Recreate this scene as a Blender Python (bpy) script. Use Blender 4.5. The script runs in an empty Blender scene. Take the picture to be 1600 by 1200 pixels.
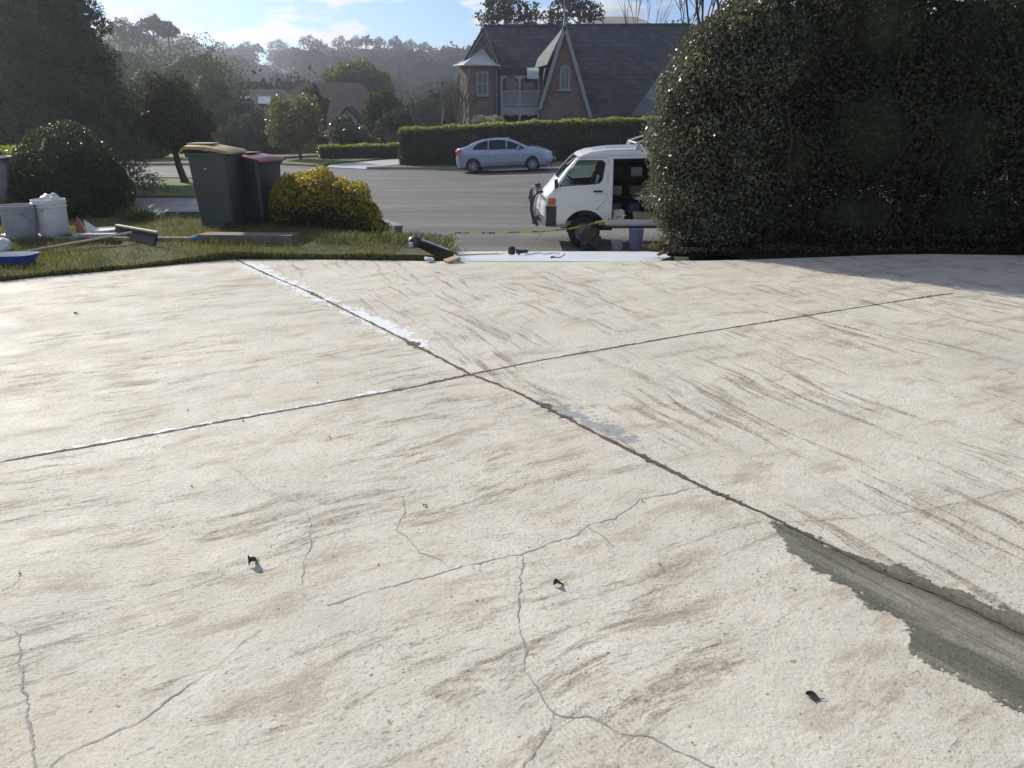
import bpy, bmesh, math, random
import numpy as np
from mathutils import Vector, Matrix, noise as mnoise
R = math.radians
random.seed(7)
rng = np.random.default_rng(11)
sc = bpy.context.scene
col = sc.collection

# ------------------------------------------------------------------ camera, world, sun, exposure
PITCH = 19.3
CZ = 1.5
FPX = 1232.0
cd = bpy.data.cameras.new('camera')
cam = bpy.data.objects.new('camera', cd)
col.objects.link(cam)
cam.location = (0, 0, CZ)
cam.rotation_euler = (R(90 - PITCH), 0, 0)
cd.sensor_width = 36
cd.lens = FPX / 1600 * 36
cd.clip_start = 0.05
cd.clip_end = 3000
sc.camera = cam

HAZE = 0.0009
SUN_EL, SUN_AZ = 29.5, -44.0          # azimuth from +Y, negative = to the left
w = bpy.data.worlds.new('World')
sc.world = w
w.use_nodes = True
nt = w.node_tree
nt.nodes.clear()
wo = nt.nodes.new('ShaderNodeOutputWorld')
bg = nt.nodes.new('ShaderNodeBackground')
bg.inputs['Strength'].default_value = 0.085
sky = nt.nodes.new('ShaderNodeTexSky')
sky.sky_type = 'NISHITA'
sky.sun_disc = False
sky.sun_elevation = R(SUN_EL)
sky.sun_rotation = R(SUN_AZ)
sky.air_density = 1.0
sky.dust_density = 0.3
sky.ozone_density = 1.6
# clouds: noise on the direction projected on a flat cloud layer
tc = nt.nodes.new('ShaderNodeTexCoord')
sx = nt.nodes.new('ShaderNodeSeparateXYZ')
nt.links.new(tc.outputs['Generated'], sx.inputs[0])
def wm(op, a, b=None, clamp=False):
    n = nt.nodes.new('ShaderNodeMath'); n.operation = op; n.use_clamp = clamp
    for i, v in enumerate((a, b)):
        if v is None: continue
        if isinstance(v, (int, float)): n.inputs[i].default_value = v
        else: nt.links.new(v, n.inputs[i])
    return n.outputs[0]
zz = wm('ADD', wm('MAXIMUM', sx.outputs['Z'], 0.0), 0.20)
cx = wm('DIVIDE', sx.outputs['X'], zz)
cy = wm('DIVIDE', sx.outputs['Y'], zz)
cmb = nt.nodes.new('ShaderNodeCombineXYZ')
nt.links.new(cx, cmb.inputs[0]); nt.links.new(cy, cmb.inputs[1])
cmb.inputs[2].default_value = 3.4
nz = nt.nodes.new('ShaderNodeTexNoise')
nz.inputs['Scale'].default_value = 2.8
nz.inputs['Detail'].default_value = 9
nz.inputs['Roughness'].default_value = 0.55
nt.links.new(cmb.outputs[0], nz.inputs['Vector'])
cr = nt.nodes.new('ShaderNodeValToRGB')
cr.color_ramp.elements[0].position = 0.495
cr.color_ramp.elements[1].position = 0.555
nt.links.new(nz.outputs['Fac'], cr.inputs[0])
nz2 = nt.nodes.new('ShaderNodeTexNoise')
nz2.inputs['Scale'].default_value = 2.2
nz2.inputs['Detail'].default_value = 6
nt.links.new(cmb.outputs[0], nz2.inputs['Vector'])
cr2 = nt.nodes.new('ShaderNodeValToRGB')
cr2.color_ramp.elements[0].position = 0.38
cr2.color_ramp.elements[0].color = (3.7, 4.0, 4.9, 1)
cr2.color_ramp.elements[1].position = 0.52
cr2.color_ramp.elements[1].color = (6.9, 6.75, 6.5, 1)
nt.links.new(nz2.outputs['Fac'], cr2.inputs[0])
mx = nt.nodes.new('ShaderNodeMix'); mx.data_type = 'RGBA'
nt.links.new(wm('MULTIPLY', cr.outputs[0], 0.93), mx.inputs['Factor'])
tint = nt.nodes.new('ShaderNodeMix'); tint.data_type = 'RGBA'; tint.blend_type = 'MULTIPLY'; tint.inputs['Factor'].default_value = 1
tint.inputs['B'].default_value = (.50, .66, .96, 1)
nt.links.new(sky.outputs[0], tint.inputs['A'])
nt.links.new(tint.outputs['Result'], mx.inputs['A'])
nt.links.new(cr2.outputs[0], mx.inputs['B'])
nt.links.new(mx.outputs['Result'], bg.inputs['Color'])
nt.links.new(bg.outputs[0], wo.inputs['Surface'])

sl = bpy.data.lights.new('sun', 'SUN')
sl.energy = 3.6
sl.angle = R(0.5)
sl.color = (1.0, 0.945, 0.85)
so = bpy.data.objects.new('sun', sl)
col.objects.link(so)
sdir = Vector((math.sin(R(SUN_AZ)) * math.cos(R(SUN_EL)), math.cos(R(SUN_AZ)) * math.cos(R(SUN_EL)), math.sin(R(SUN_EL))))
so.rotation_euler = sdir.to_track_quat('Z', 'Y').to_euler()
so.location = (-20, 40, 60)

sc.view_settings.view_transform = 'Standard'
sc.view_settings.look = 'None'
sc.view_settings.exposure = 0.72
sc.view_settings.gamma = 1
sc.view_settings.use_curve_mapping = False
sc.cycles.max_bounces = 6
sc.cycles.diffuse_bounces = 3
sc.cycles.transparent_max_bounces = 12
sc.cycles.volume_bounces = 0
sc.cycles.caustics_reflective = False
sc.cycles.caustics_refractive = False

# ------------------------------------------------------------------ helpers
cP, sP = math.cos(R(PITCH)), math.sin(R(PITCH))
def ray(u, v):
    a, b = (u - 800) / FPX, (600 - v) / FPX
    return Vector((a, cP + b * sP, -sP + b * cP))
def G(u, v, z=0.0):                     # point of height z seen at a place of the photo
    d = ray(u, v); t = (z - CZ) / d.z
    return Vector((d.x * t, d.y * t, z))
def D(u, v, y):                         # point at distance y along the street
    d = ray(u, v); t = y / d.y
    return Vector((d.x * t, y, CZ + d.z * t))

def S(t, a, b):
    t = min(1.0, max(0.0, (t - a) / (b - a))); return t * t * (3 - 2 * t)
def L(t, a, b):
    return min(1.0, max(0.0, (t - a) / (b - a)))
ROAD = -1.3
def h(x, y):
    """ground height"""
    # upper level (our lot) falling to the street
    left = L(y, 10.75, 11.25)
    mid = L(y, 8.55, 15.3)
    right = L(y, 12.3, 15.9)
    a = L(x, -3.4, -2.6); b = L(x, 2.2, 3.4)
    f = left * (1 - a) + (mid * (1 - b) + right * b) * a
    z = -0.1 * (1 - f) + (ROAD) * f
    z += min(0.75, max(0.0, (x + 1.5) * 0.05)) * S(y, 26, 37)
    if y > 41: z += 0.5 * S(y, 41, 60) * S(x, -8, 2)
    z -= 1.0 * S(y, 53, 60) * S(-x, 6, 10) * (1 - S(y, 80, 110))
    if y > 70:
        z += -3.0 * S(y, 70, 130) + 25 * S(y, 130, 470) + 2.0 * math.sin(x * 0.011 + 1) * S(y, 150, 400) + 3.5 * S(-x, 60, 240) * S(y, 150, 330)
    return z

def link(name, me, mat=None, parent=None):
    o = bpy.data.objects.new(name, me)
    col.objects.link(o)
    if mat:
        for m_ in (mat if isinstance(mat, (list, tuple)) else [mat]): me.materials.append(m_)
    if parent: o.parent = parent
    return o
def tag(o, label=None, cat=None, group=None, kind=None):
    if label: o['label'] = label
    if cat: o['category'] = cat
    if group: o['group'] = group
    if kind: o['kind'] = kind
    return o
def empty(name, loc=(0, 0, 0), rz=0.0, label=None, cat=None, group=None):
    o = bpy.data.objects.new(name, None)
    o.empty_display_size = 0.2
    col.objects.link(o)
    o.location = loc; o.rotation_euler = (0, 0, rz)
    return tag(o, label, cat, group)
def smooth(o, ang=40):
    me = o.data
    me.polygons.foreach_set('use_smooth', [True] * len(me.polygons))
    try: me.set_sharp_from_angle(angle=R(ang))
    except Exception: pass
    return o
def copy_tree(o, parent=None):
    c = o.copy(); col.objects.link(c)
    if parent: c.parent = parent
    for ch in list(o.children): copy_tree(ch, c)
    return c

class MB:
    def __init__(s): s.v = []; s.f = []; s.mi = []; s.cm = 0
    def add(s, vs, fs):
        n = len(s.v); s.v += [tuple(p) for p in vs]; s.f += [tuple(i + n for i in q) for q in fs]
        s.mi += [s.cm] * len(fs); return s
    def box(s, c, d, rot=None, taper=1.0):
        x, y, z = d[0] / 2, d[1] / 2, d[2] / 2
        vs = [Vector((sx * x * (taper if sz > 0 else 1), sy * y * (taper if sz > 0 else 1), sz * z)) for sz in (-1, 1) for sy in (-1, 1) for sx in (-1, 1)]
        if rot is not None: vs = [rot @ p for p in vs]
        vs = [p + Vector(c) for p in vs]
        return s.add(vs, [(0, 2, 3, 1), (4, 5, 7, 6), (0, 1, 5, 4), (2, 6, 7, 3), (0, 4, 6, 2), (1, 3, 7, 5)])
    def beam(s, a, b, wd, ht, up=(0, 0, 1)):
        a, b = Vector(a), Vector(b); d = (b - a).normalized(); u = Vector(up)
        sd = d.cross(u)
        if sd.length < 1e-4: sd = d.cross(Vector((0, 1, 0)))
        sd.normalize(); u = sd.cross(d).normalized()
        vs = [p + sd * i * wd / 2 + u * j * ht / 2 for p in (a, b) for j in (-1, 1) for i in (-1, 1)]
        return s.add(vs, [(0, 1, 3, 2), (4, 6, 7, 5), (0, 4, 5, 1), (2, 3, 7, 6), (0, 2, 6, 4), (1, 5, 7, 3)])
    def tube(s, pts, rad, n=8, cap=True):
        pts = [Vector(p) for p in pts]
        if not isinstance(rad, (list, tuple)): rad = [rad] * len(pts)
        ref = Vector((0.31, 0.17, 0.93)).normalized(); vs = []
        for i, p in enumerate(pts):
            d = (pts[min(i + 1, len(pts) - 1)] - pts[max(i - 1, 0)])
            if d.length < 1e-9: d = Vector((0, 0, 1))
            d.normalize()
            a = d.cross(ref)
            if a.length < 0.1: a = d.cross(Vector((1, 0, 0)))
            a.normalize(); b = d.cross(a)
            for k in range(n):
                t = 2 * math.pi * k / n
                vs.append(p + (a * math.cos(t) + b * math.sin(t)) * rad[i])
        fs = []
        for i in range(len(pts) - 1):
            for k in range(n):
                fs.append((i * n + k, i * n + (k + 1) % n, (i + 1) * n + (k + 1) % n, (i + 1) * n + k))
        if cap:
            fs.append(tuple(range(n - 1, -1, -1))); fs.append(tuple(range((len(pts) - 1) * n, len(pts) * n)))
        return s.add(vs, fs)
    def lathe(s, prof, c=(0, 0, 0), n=24, ax='z', close=True):
        """prof: list of (r, t) along the axis"""
        vs = []
        for r, t in prof:
            for k in range(n):
                a = 2 * math.pi * k / n
                p = (r * math.cos(a), r * math.sin(a), t)
                if ax == 'y': p = (p[0], p[2], p[1])
                if ax == 'x': p = (p[2], p[0], p[1])
                vs.append(Vector(p) + Vector(c))
        fs = []
        for i in range(len(prof) - 1):
            for k in range(n):
                fs.append((i * n + k, i * n + (k + 1) % n, (i + 1) * n + (k + 1) % n, (i + 1) * n + k))
        if close:
            fs.append(tuple(range(n - 1, -1, -1))); fs.append(tuple(range((len(prof) - 1) * n, len(prof) * n)))
        return s.add(vs, fs)
    def prism(s, pts, y0, y1, plane='xz'):
        n = len(pts)
        def P(a, b, t):
            return (a, t, b) if plane == 'xz' else ((t, a, b) if plane == 'yz' else (a, b, t))
        vs = [P(a, b, y0) for a, b in pts] + [P(a, b, y1) for a, b in pts]
        fs = [tuple(range(n)), tuple(range(2 * n - 1, n - 1, -1))]
        fs += [(i, i + n, (i + 1) % n + n, (i + 1) % n) for i in range(n)]
        return s.add(vs, fs)
    def quad(s, a, b, c, d): return s.add([a, b, c, d], [(0, 1, 2, 3)])
    def build(s, name, mat=None, parent=None, sm=False, bev=0, ang=40):
        me = bpy.data.meshes.new(name)
        me.from_pydata(s.v, [], s.f)
        bm = bmesh.new(); bm.from_mesh(me)
        bmesh.ops.recalc_face_normals(bm, faces=bm.faces)
        if bev:
            es = [e for e in bm.edges if len(e.link_faces) == 2 and e.calc_face_angle(0) > R(30)]
            try: bmesh.ops.bevel(bm, geom=es, offset=bev, segments=2, affect='EDGES', profile=0.6)
            except Exception: pass
        bm.to_mesh(me); bm.free()
        if any(s.mi) and not bev: me.polygons.foreach_set('material_index', s.mi)
        o = link(name, me, mat, parent)
        if sm: smooth(o, ang)
        return o

def boolean(o, cutters, op='DIFFERENCE'):
    for c in cutters:
        m_ = o.modifiers.new('b', 'BOOLEAN'); m_.operation = op; m_.solver = 'EXACT'; m_.object = c
    dg = bpy.context.evaluated_depsgraph_get(); dg.update()
    me = bpy.data.meshes.new_from_object(o.evaluated_get(dg))
    o.modifiers.clear(); old = o.data; o.data = me
    for c in cutters: bpy.data.objects.remove(c, do_unlink=True)
    return o
def slice_mesh(me, axis, vals):
    bm = bmesh.new(); bm.from_mesh(me)
    n = [0, 0, 0]; n[axis] = 1
    for v_ in vals:
        c = [0, 0, 0]; c[axis] = v_
        bmesh.ops.bisect_plane(bm, geom=bm.verts[:] + bm.edges[:] + bm.faces[:], plane_co=c, plane_no=n, dist=1e-4)
    bm.to_mesh(me); bm.free()
def deform(me, fn):
    for v_ in me.vertices: v_.co = fn(v_.co)

# ---- materials
def newmat(name):
    m_ = bpy.data.materials.new(name); m_.use_nodes = True
    n = m_.node_tree; n.nodes.clear()
    out = n.nodes.new('ShaderNodeOutputMaterial')
    return m_, n, out
class NT:
    """small node builder"""
    def __init__(s, n): s.n = n
    def new(s, t, **k):
        nd = s.n.nodes.new(t)
        for a, b in k.items(): setattr(nd, a, b)
        return nd
    def lk(s, a, b): s.n.links.new(a, b)
    def m(s, op, a, b=None, c=None, clamp=False):
        nd = s.new('ShaderNodeMath', operation=op, use_clamp=clamp)
        for i, v_ in enumerate((a, b, c)):
            if v_ is None: continue
            if isinstance(v_, (int, float)): nd.inputs[i].default_value = v_
            else: s.lk(v_, nd.inputs[i])
        return nd.outputs[0]
    def pos(s): return s.new('ShaderNodeNewGeometry').outputs['Position']
    def obj(s): return s.new('ShaderNodeTexCoord').outputs['Object']
    def mapping(s, v_, sc_=(1, 1, 1), rot=(0, 0, 0), loc=(0, 0, 0)):
        nd = s.new('ShaderNodeMapping'); s.lk(v_, nd.inputs[0])
        nd.inputs['Scale'].default_value = sc_; nd.inputs['Rotation'].default_value = rot; nd.inputs['Location'].default_value = loc
        return nd.outputs[0]
    def noise(s, v_, scale, detail=4, rough=0.5, dist=0.0):
        nd = s.new('ShaderNodeTexNoise'); s.lk(v_, nd.inputs['Vector'])
        nd.inputs['Scale'].default_value = scale; nd.inputs['Detail'].default_value = detail
        nd.inputs['Roughness'].default_value = rough; nd.inputs['Distortion'].default_value = dist
        return nd.outputs['Fac']
    def ramp(s, f, stops, interp='LINEAR'):
        nd = s.new('ShaderNodeValToRGB'); s.lk(f, nd.inputs[0]); e = nd.color_ramp.elements
        nd.color_ramp.interpolation = interp
        while len(e) < len(stops): e.new(0.5)
        for i, (p, c) in enumerate(stops):
            e[i].position = p
            e[i].color = (c, c, c, 1) if isinstance(c, (int, float)) else (c[0], c[1], c[2], 1)
        return nd.outputs[0]
    def mix(s, f, a, b, blend='MIX'):
        nd = s.new('ShaderNodeMix', data_type='RGBA', blend_type=blend)
        for nm, v_ in (('Factor', f), ('A', a), ('B', b)):
            if isinstance(v_, (int, float)): nd.inputs[nm].default_value = v_
            elif isinstance(v_, tuple): nd.inputs[nm].default_value = (v_[0], v_[1], v_[2], 1)
            else: s.lk(v_, nd.inputs[nm])
        return nd.outputs['Result']
    def bump(s, hgt, st=0.3, dist=0.01, nrm=None):
        nd = s.new('ShaderNodeBump'); s.lk(hgt, nd.inputs['Height'])
        nd.inputs['Strength'].default_value = st; nd.inputs['Distance'].default_value = dist
        if nrm is not None: s.lk(nrm, nd.inputs['Normal'])
        return nd.outputs[0]
    def pbr(s, out, color, rough=0.6, metal=0.0, nrm=None, spec=0.5, coat=0.0):
        b = s.new('ShaderNodeBsdfPrincipled')
        for nm, v_ in (('Base Color', color), ('Roughness', rough), ('Metallic', metal), ('Specular IOR Level', spec), ('Coat Weight', coat)):
            if isinstance(v_, tuple): b.inputs[nm].default_value = (v_[0], v_[1], v_[2], 1)
            elif isinstance(v_, (int, float)): b.inputs[nm].default_value = v_
            else: s.lk(v_, b.inputs[nm])
        if nrm is not None: s.lk(nrm, b.inputs['Normal'])
        s.lk(b.outputs[0], out.inputs['Surface'])
        return b
def simple(name, c, rough=0.6, metal=0.0, var=0.15, scale=6, bump=0.15, bs=60, coat=0.0, spec=0.5, dist=0.004):
    m_, n, out = newmat(name); t = NT(n)
    p = t.obj()
    nz_ = t.noise(p, scale, 5, 0.6)
    dark = tuple(max(0, x * (1 - var)) for x in c); lite = tuple(min(1, x * (1 + var)) for x in c)
    colr = t.ramp(nz_, [(0.3, dark), (0.7, lite)])
    rg = t.m('ADD', rough - 0.06, t.m('MULTIPLY', t.noise(p, scale * 3, 3), 0.12))
    nr = t.bump(t.noise(p, bs, 3), bump, dist) if bump else None
    t.pbr(out, colr, rg, metal, nr, spec, coat)
    return m_
def leafmat(name, cols, trans=0.35, rough=0.38, spec=0.5, tcol=None):
    m_, n, out = newmat(name); t = NT(n)
    geo = t.new('ShaderNodeNewGeometry')
    k = len(cols)
    c = t.ramp(geo.outputs['Random Per Island'], [((i + 0.0) / max(1, k - 1), cc) for i, cc in enumerate(cols)])
    big = t.noise(geo.outputs['Position'], 1.3, 3, 0.6)
    c = t.mix(t.ramp(big, [(0.35, 0.0), (0.7, 0.45)]), c, tuple(x * 0.55 for x in cols[0]))
    b = t.new('ShaderNodeBsdfPrincipled'); t.lk(c, b.inputs['Base Color'])
    b.inputs['Roughness'].default_value = rough; b.inputs['Specular IOR Level'].default_value = spec
    tr = t.new('ShaderNodeBsdfTranslucent')
    tc_ = t.mix(1.0, c, tcol or (1.5, 1.6, 0.7), 'MULTIPLY'); t.lk(tc_, tr.inputs['Color'])
    mxs = t.new('ShaderNodeMixShader'); mxs.inputs[0].default_value = trans
    t.lk(b.outputs[0], mxs.inputs[1]); t.lk(tr.outputs[0], mxs.inputs[2]); t.lk(mxs.outputs[0], out.inputs['Surface'])
    return m_

# ---- numpy leaf meshes (all quads)
def quads_mesh(name, V, F, mat, parent=None, sm=None):
    me = bpy.data.meshes.new(name)
    me.vertices.add(len(V)); me.vertices.foreach_set('co', np.asarray(V, dtype=np.float32).ravel())
    me.loops.add(F.size); me.loops.foreach_set('vertex_index', F.astype(np.int32).ravel())
    me.polygons.add(len(F)); me.polygons.foreach_set('loop_start', np.arange(0, F.size, 4, dtype=np.int32))
    me.update(calc_edges=True)
    return link(name, me, mat, parent)
def nrm_(a): return a / np.maximum(1e-9, np.linalg.norm(a, axis=1, keepdims=True))
def leaf_quads(P, N, size, aspect=0.5, wild=0.7, droop=0.0):
    n = len(P)
    size = size * rng.uniform(0.65, 1.35, (n, 1)) if np.isscalar(size) else size[:, None]
    nn = nrm_(N * (1 - wild) + rng.normal(0, 1, (n, 3)) * wild)
    t = nrm_(np.cross(nn, rng.normal(0, 1, (n, 3))))
    if droop: t = nrm_(t + np.array([0, 0, -droop]))
    b = nrm_(np.cross(nn, t))
    V = np.stack([P - t * size * .5, P + b * size * aspect * .5 - t * size * .08, P + t * size * .5, P - b * size * aspect * .5 - t * size * .08], 1).reshape(-1, 3)
    F = np.arange(4 * n).reshape(-1, 4)
    return V, F
def ball_quads(c, r, amp=0.12, nu=14, nv=9, seed=0.0):
    """a lumpy inner mass of twigs and old leaves"""
    V = []
    for j in range(nv + 1):
        th = math.pi * j / nv
        for i in range(nu):
            ph = 2 * math.pi * i / nu
            d = Vector((math.sin(th) * math.cos(ph), math.sin(th) * math.sin(ph), math.cos(th)))
            k = 1 + amp * 2 * mnoise.noise(d * 2.3 + Vector((seed, seed * 1.7, 0)))
            V.append((c[0] + d.x * r[0] * k, c[1] + d.y * r[1] * k, c[2] + d.z * r[2] * k))
    F = [(j * nu + i, j * nu + (i + 1) % nu, (j + 1) * nu + (i + 1) % nu, (j + 1) * nu + i) for j in range(nv) for i in range(nu)]
    return np.array(V), np.array(F)
def lobes_points(lobes, n, lo=0.72, hi=1.06, inner=0.7, lump=0.14, freq=1.6, zmin=None):
    """points on the outsides of overlapping ellipsoid lobes"""
    C = np.array([l[0] for l in lobes], float); RR = np.array([l[1] for l in lobes], float)
    area = (RR[:, 0] * RR[:, 1] + RR[:, 0] * RR[:, 2] + RR[:, 1] * RR[:, 2]); area /= area.sum()
    P = np.zeros((0, 3)); Nn = np.zeros((0, 3))
    while len(P) < n:
        m_ = int((n - len(P)) * 1.5) + 50
        k = rng.choice(len(lobes), m_, p=area)
        d = nrm_(rng.normal(0, 1, (m_, 3)))
        ph = rng.uniform(0, 6, 3)
        s = lump * (np.sin(d[:, 0] * 5 * freq + k * 1.7) + np.sin(d[:, 1] * 4.3 * freq + k * 2.9) + np.sin(d[:, 2] * 4.7 * freq + k * 0.7)) / 1.7
        rad = (rng.uniform(0, 1, m_) ** 0.6 * (hi - lo) + lo) + s
        p = C[k] + d * RR[k] * rad[:, None]
        ok = np.ones(m_, bool)
        for j in range(len(lobes)):
            q = np.linalg.norm((p - C[j]) / RR[j], axis=1)
            ok &= (q > inner) | (k == j)
        if zmin is not None: ok &= p[:, 2] > zmin
        P = np.vstack([P, p[ok]]); Nn = np.vstack([Nn, nrm_(d[ok] / RR[k][ok])])
    return P[:n], Nn[:n]
def merge(parts):
    Vs, Fs, o = [], [], 0
    for V, F in parts:
        Vs.append(V); Fs.append(F + o); o += len(V)
    return np.vstack(Vs), np.vstack(Fs)
def crown(name, lobes, n, size, mat, parent=None, core=0.72, aspect=0.55, wild=0.75, lo=0.72, hi=1.06, lump=0.14, droop=0.0, zmin=None, inner=0.7):
    P, N = lobes_points(lobes, n, lo, hi, inner, lump, zmin=zmin)
    parts = [leaf_quads(P, N, size, aspect, wild, droop)]
    if core:
        for i, (c, r) in enumerate(lobes): parts.append(ball_quads(c, [a * core for a in r], seed=i * 3.1))
    V, F = merge(parts)
    return quads_mesh(name, V, F, mat, parent)

def drape(name, poly, off, mat, res=1.0, thick=0.0, hf=None, parent=None, xs=None, ys=None):
    """a sheet of ground laid on the terrain"""
    hf = hf or h
    bm = bmesh.new()
    bm.faces.new([bm.verts.new((p[0], p[1], 0)) for p in poly])
    x0, x1 = min(p[0] for p in poly), max(p[0] for p in poly)
    y0, y1 = min(p[1] for p in poly), max(p[1] for p in poly)
    xs = [x for x in GX if x0 < x < x1] if res is None else np.arange(math.ceil(x0 / res) * res, x1, res)
    ys = [y for y in GY if y0 < y < y1] if res is None else np.arange(math.ceil(y0 / res) * res, y1, res)
    for x in xs: bmesh.ops.bisect_plane(bm, geom=bm.verts[:] + bm.edges[:] + bm.faces[:], plane_co=(x, 0, 0), plane_no=(1, 0, 0), dist=1e-5)
    for y in ys: bmesh.ops.bisect_plane(bm, geom=bm.verts[:] + bm.edges[:] + bm.faces[:], plane_co=(0, y, 0), plane_no=(0, 1, 0), dist=1e-5)
    for v_ in bm.verts: v_.co.z = hf(v_.co.x, v_.co.y) + off
    bmesh.ops.recalc_face_normals(bm, faces=bm.faces)
    if sum(f.normal.z for f in bm.faces) < 0: bmesh.ops.reverse_faces(bm, faces=bm.faces)
    if thick:
        es = [e for e in bm.edges if e.is_boundary]
        r = bmesh.ops.extrude_edge_only(bm, edges=es)
        for v_ in [g for g in r['geom'] if isinstance(g, bmesh.types.BMVert)]: v_.co.z -= thick
    me = bpy.data.meshes.new(name); bm.to_mesh(me); bm.free()
    return link(name, me, mat, parent)

# shared ground grid so that laid sheets follow the terrain exactly
def frange(a, b, s):
    o = []; x = a
    while x < b - 1e-6: o.append(round(x, 3)); x += s
    return o
GX = [-700, -560] + frange(-440, -40, 25) + frange(-40, -14, 2) + frange(-14, 14, 0.4) + frange(14, 40, 2) + frange(40, 440, 25) + [440, 560, 700]
GY = [-60, -30, -12, -4, 0, 4, 7, 8, 8.55] + frange(9, 17, 0.35) + frange(17, 45, 1.0) + frange(45, 130, 5) + frange(130, 520, 15) + [520, 600, 680]
GY = sorted(set(GY + [10.75, 11.25, 12.3, 15.3, 15.9])); GX = sorted(set(GX + [-3.4, -2.6, 2.2, 3.4]))
# ------------------------------------------------------------------ ground materials
def mat_grass(name, a, b, c, sc_=9):
    m_, n, out = newmat(name); t = NT(n); p = t.pos()
    f = t.noise(p, sc_, 6, 0.65); g = t.noise(p, sc_ * 9, 3, 0.6); k = t.noise(p, 0.35, 3)
    cc = t.ramp(f, [(0.3, a), (0.55, b), (0.75, c)])
    cc = t.mix(t.ramp(k, [(0.4, 0.0), (0.7, 0.5)]), cc, a)
    cc = t.mix(t.ramp(g, [(0.35, 0.6), (0.6, 0.0)]), cc, tuple(x * 0.4 for x in a))
    t.pbr(out, cc, 0.8, 0, t.bump(g, 0.9, 0.03), 0.2)
    return m_
GRASS = mat_grass('turf', (.075, .08, .03), (.13, .13, .05), (.19, .17, .08))
GRASS_FAR = mat_grass('street_turf', (.11, .14, .035), (.16, .20, .05), (.21, .24, .08), 2.5)
EARTH = mat_grass('hill_ground', (.03, .036, .018), (.045, .05, .025), (.07, .06, .035), 0.4)
SOIL = mat_grass('soil', (.018, .015, .011), (.035, .028, .02), (.06, .045, .03), 14)

def mat_road():
    m_, n, out = newmat('asphalt'); t = NT(n); p = t.pos()
    ang = t.mapping(p, (0.22, 1.3, 1), (0, 0, R(8)))
    band = t.noise(ang, 0.9, 6, 0.6, 0.6)
    fine = t.noise(p, 60, 3, 0.7)
    cc = t.ramp(band, [(0.3, (.092, .089, .083)), (0.5, (.13, .125, .115)), (0.70, (.20, .19, .172))])
    cc = t.mix(t.ramp(t.noise(p, 2.0, 4), [(0.5, 0.0), (0.75, 0.35)]), cc, (.068, .067, .065))
    cc = t.mix(t.ramp(fine, [(0.3, 0.35), (0.6, 0.0)]), cc, (.03, .03, .03))
    sp = t.new('ShaderNodeSeparateXYZ'); t.lk(p, sp.inputs[0])
    gut = t.m('MULTIPLY', t.m('SUBTRACT', 1.0, t.m('DIVIDE', t.m('SUBTRACT', sp.outputs[1], 15.6), 1.6, clamp=True), clamp=True), t.ramp(t.noise(ang, 3, 5), [(0.35, 0.1), (0.6, 0.9)]))
    cc = t.mix(gut, cc, (.26, .225, .185))
    t.pbr(out, cc, 0.78, 0, t.bump(fine, 0.4, 0.006), 0.3)
    return m_
ASPH = mat_road()

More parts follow.
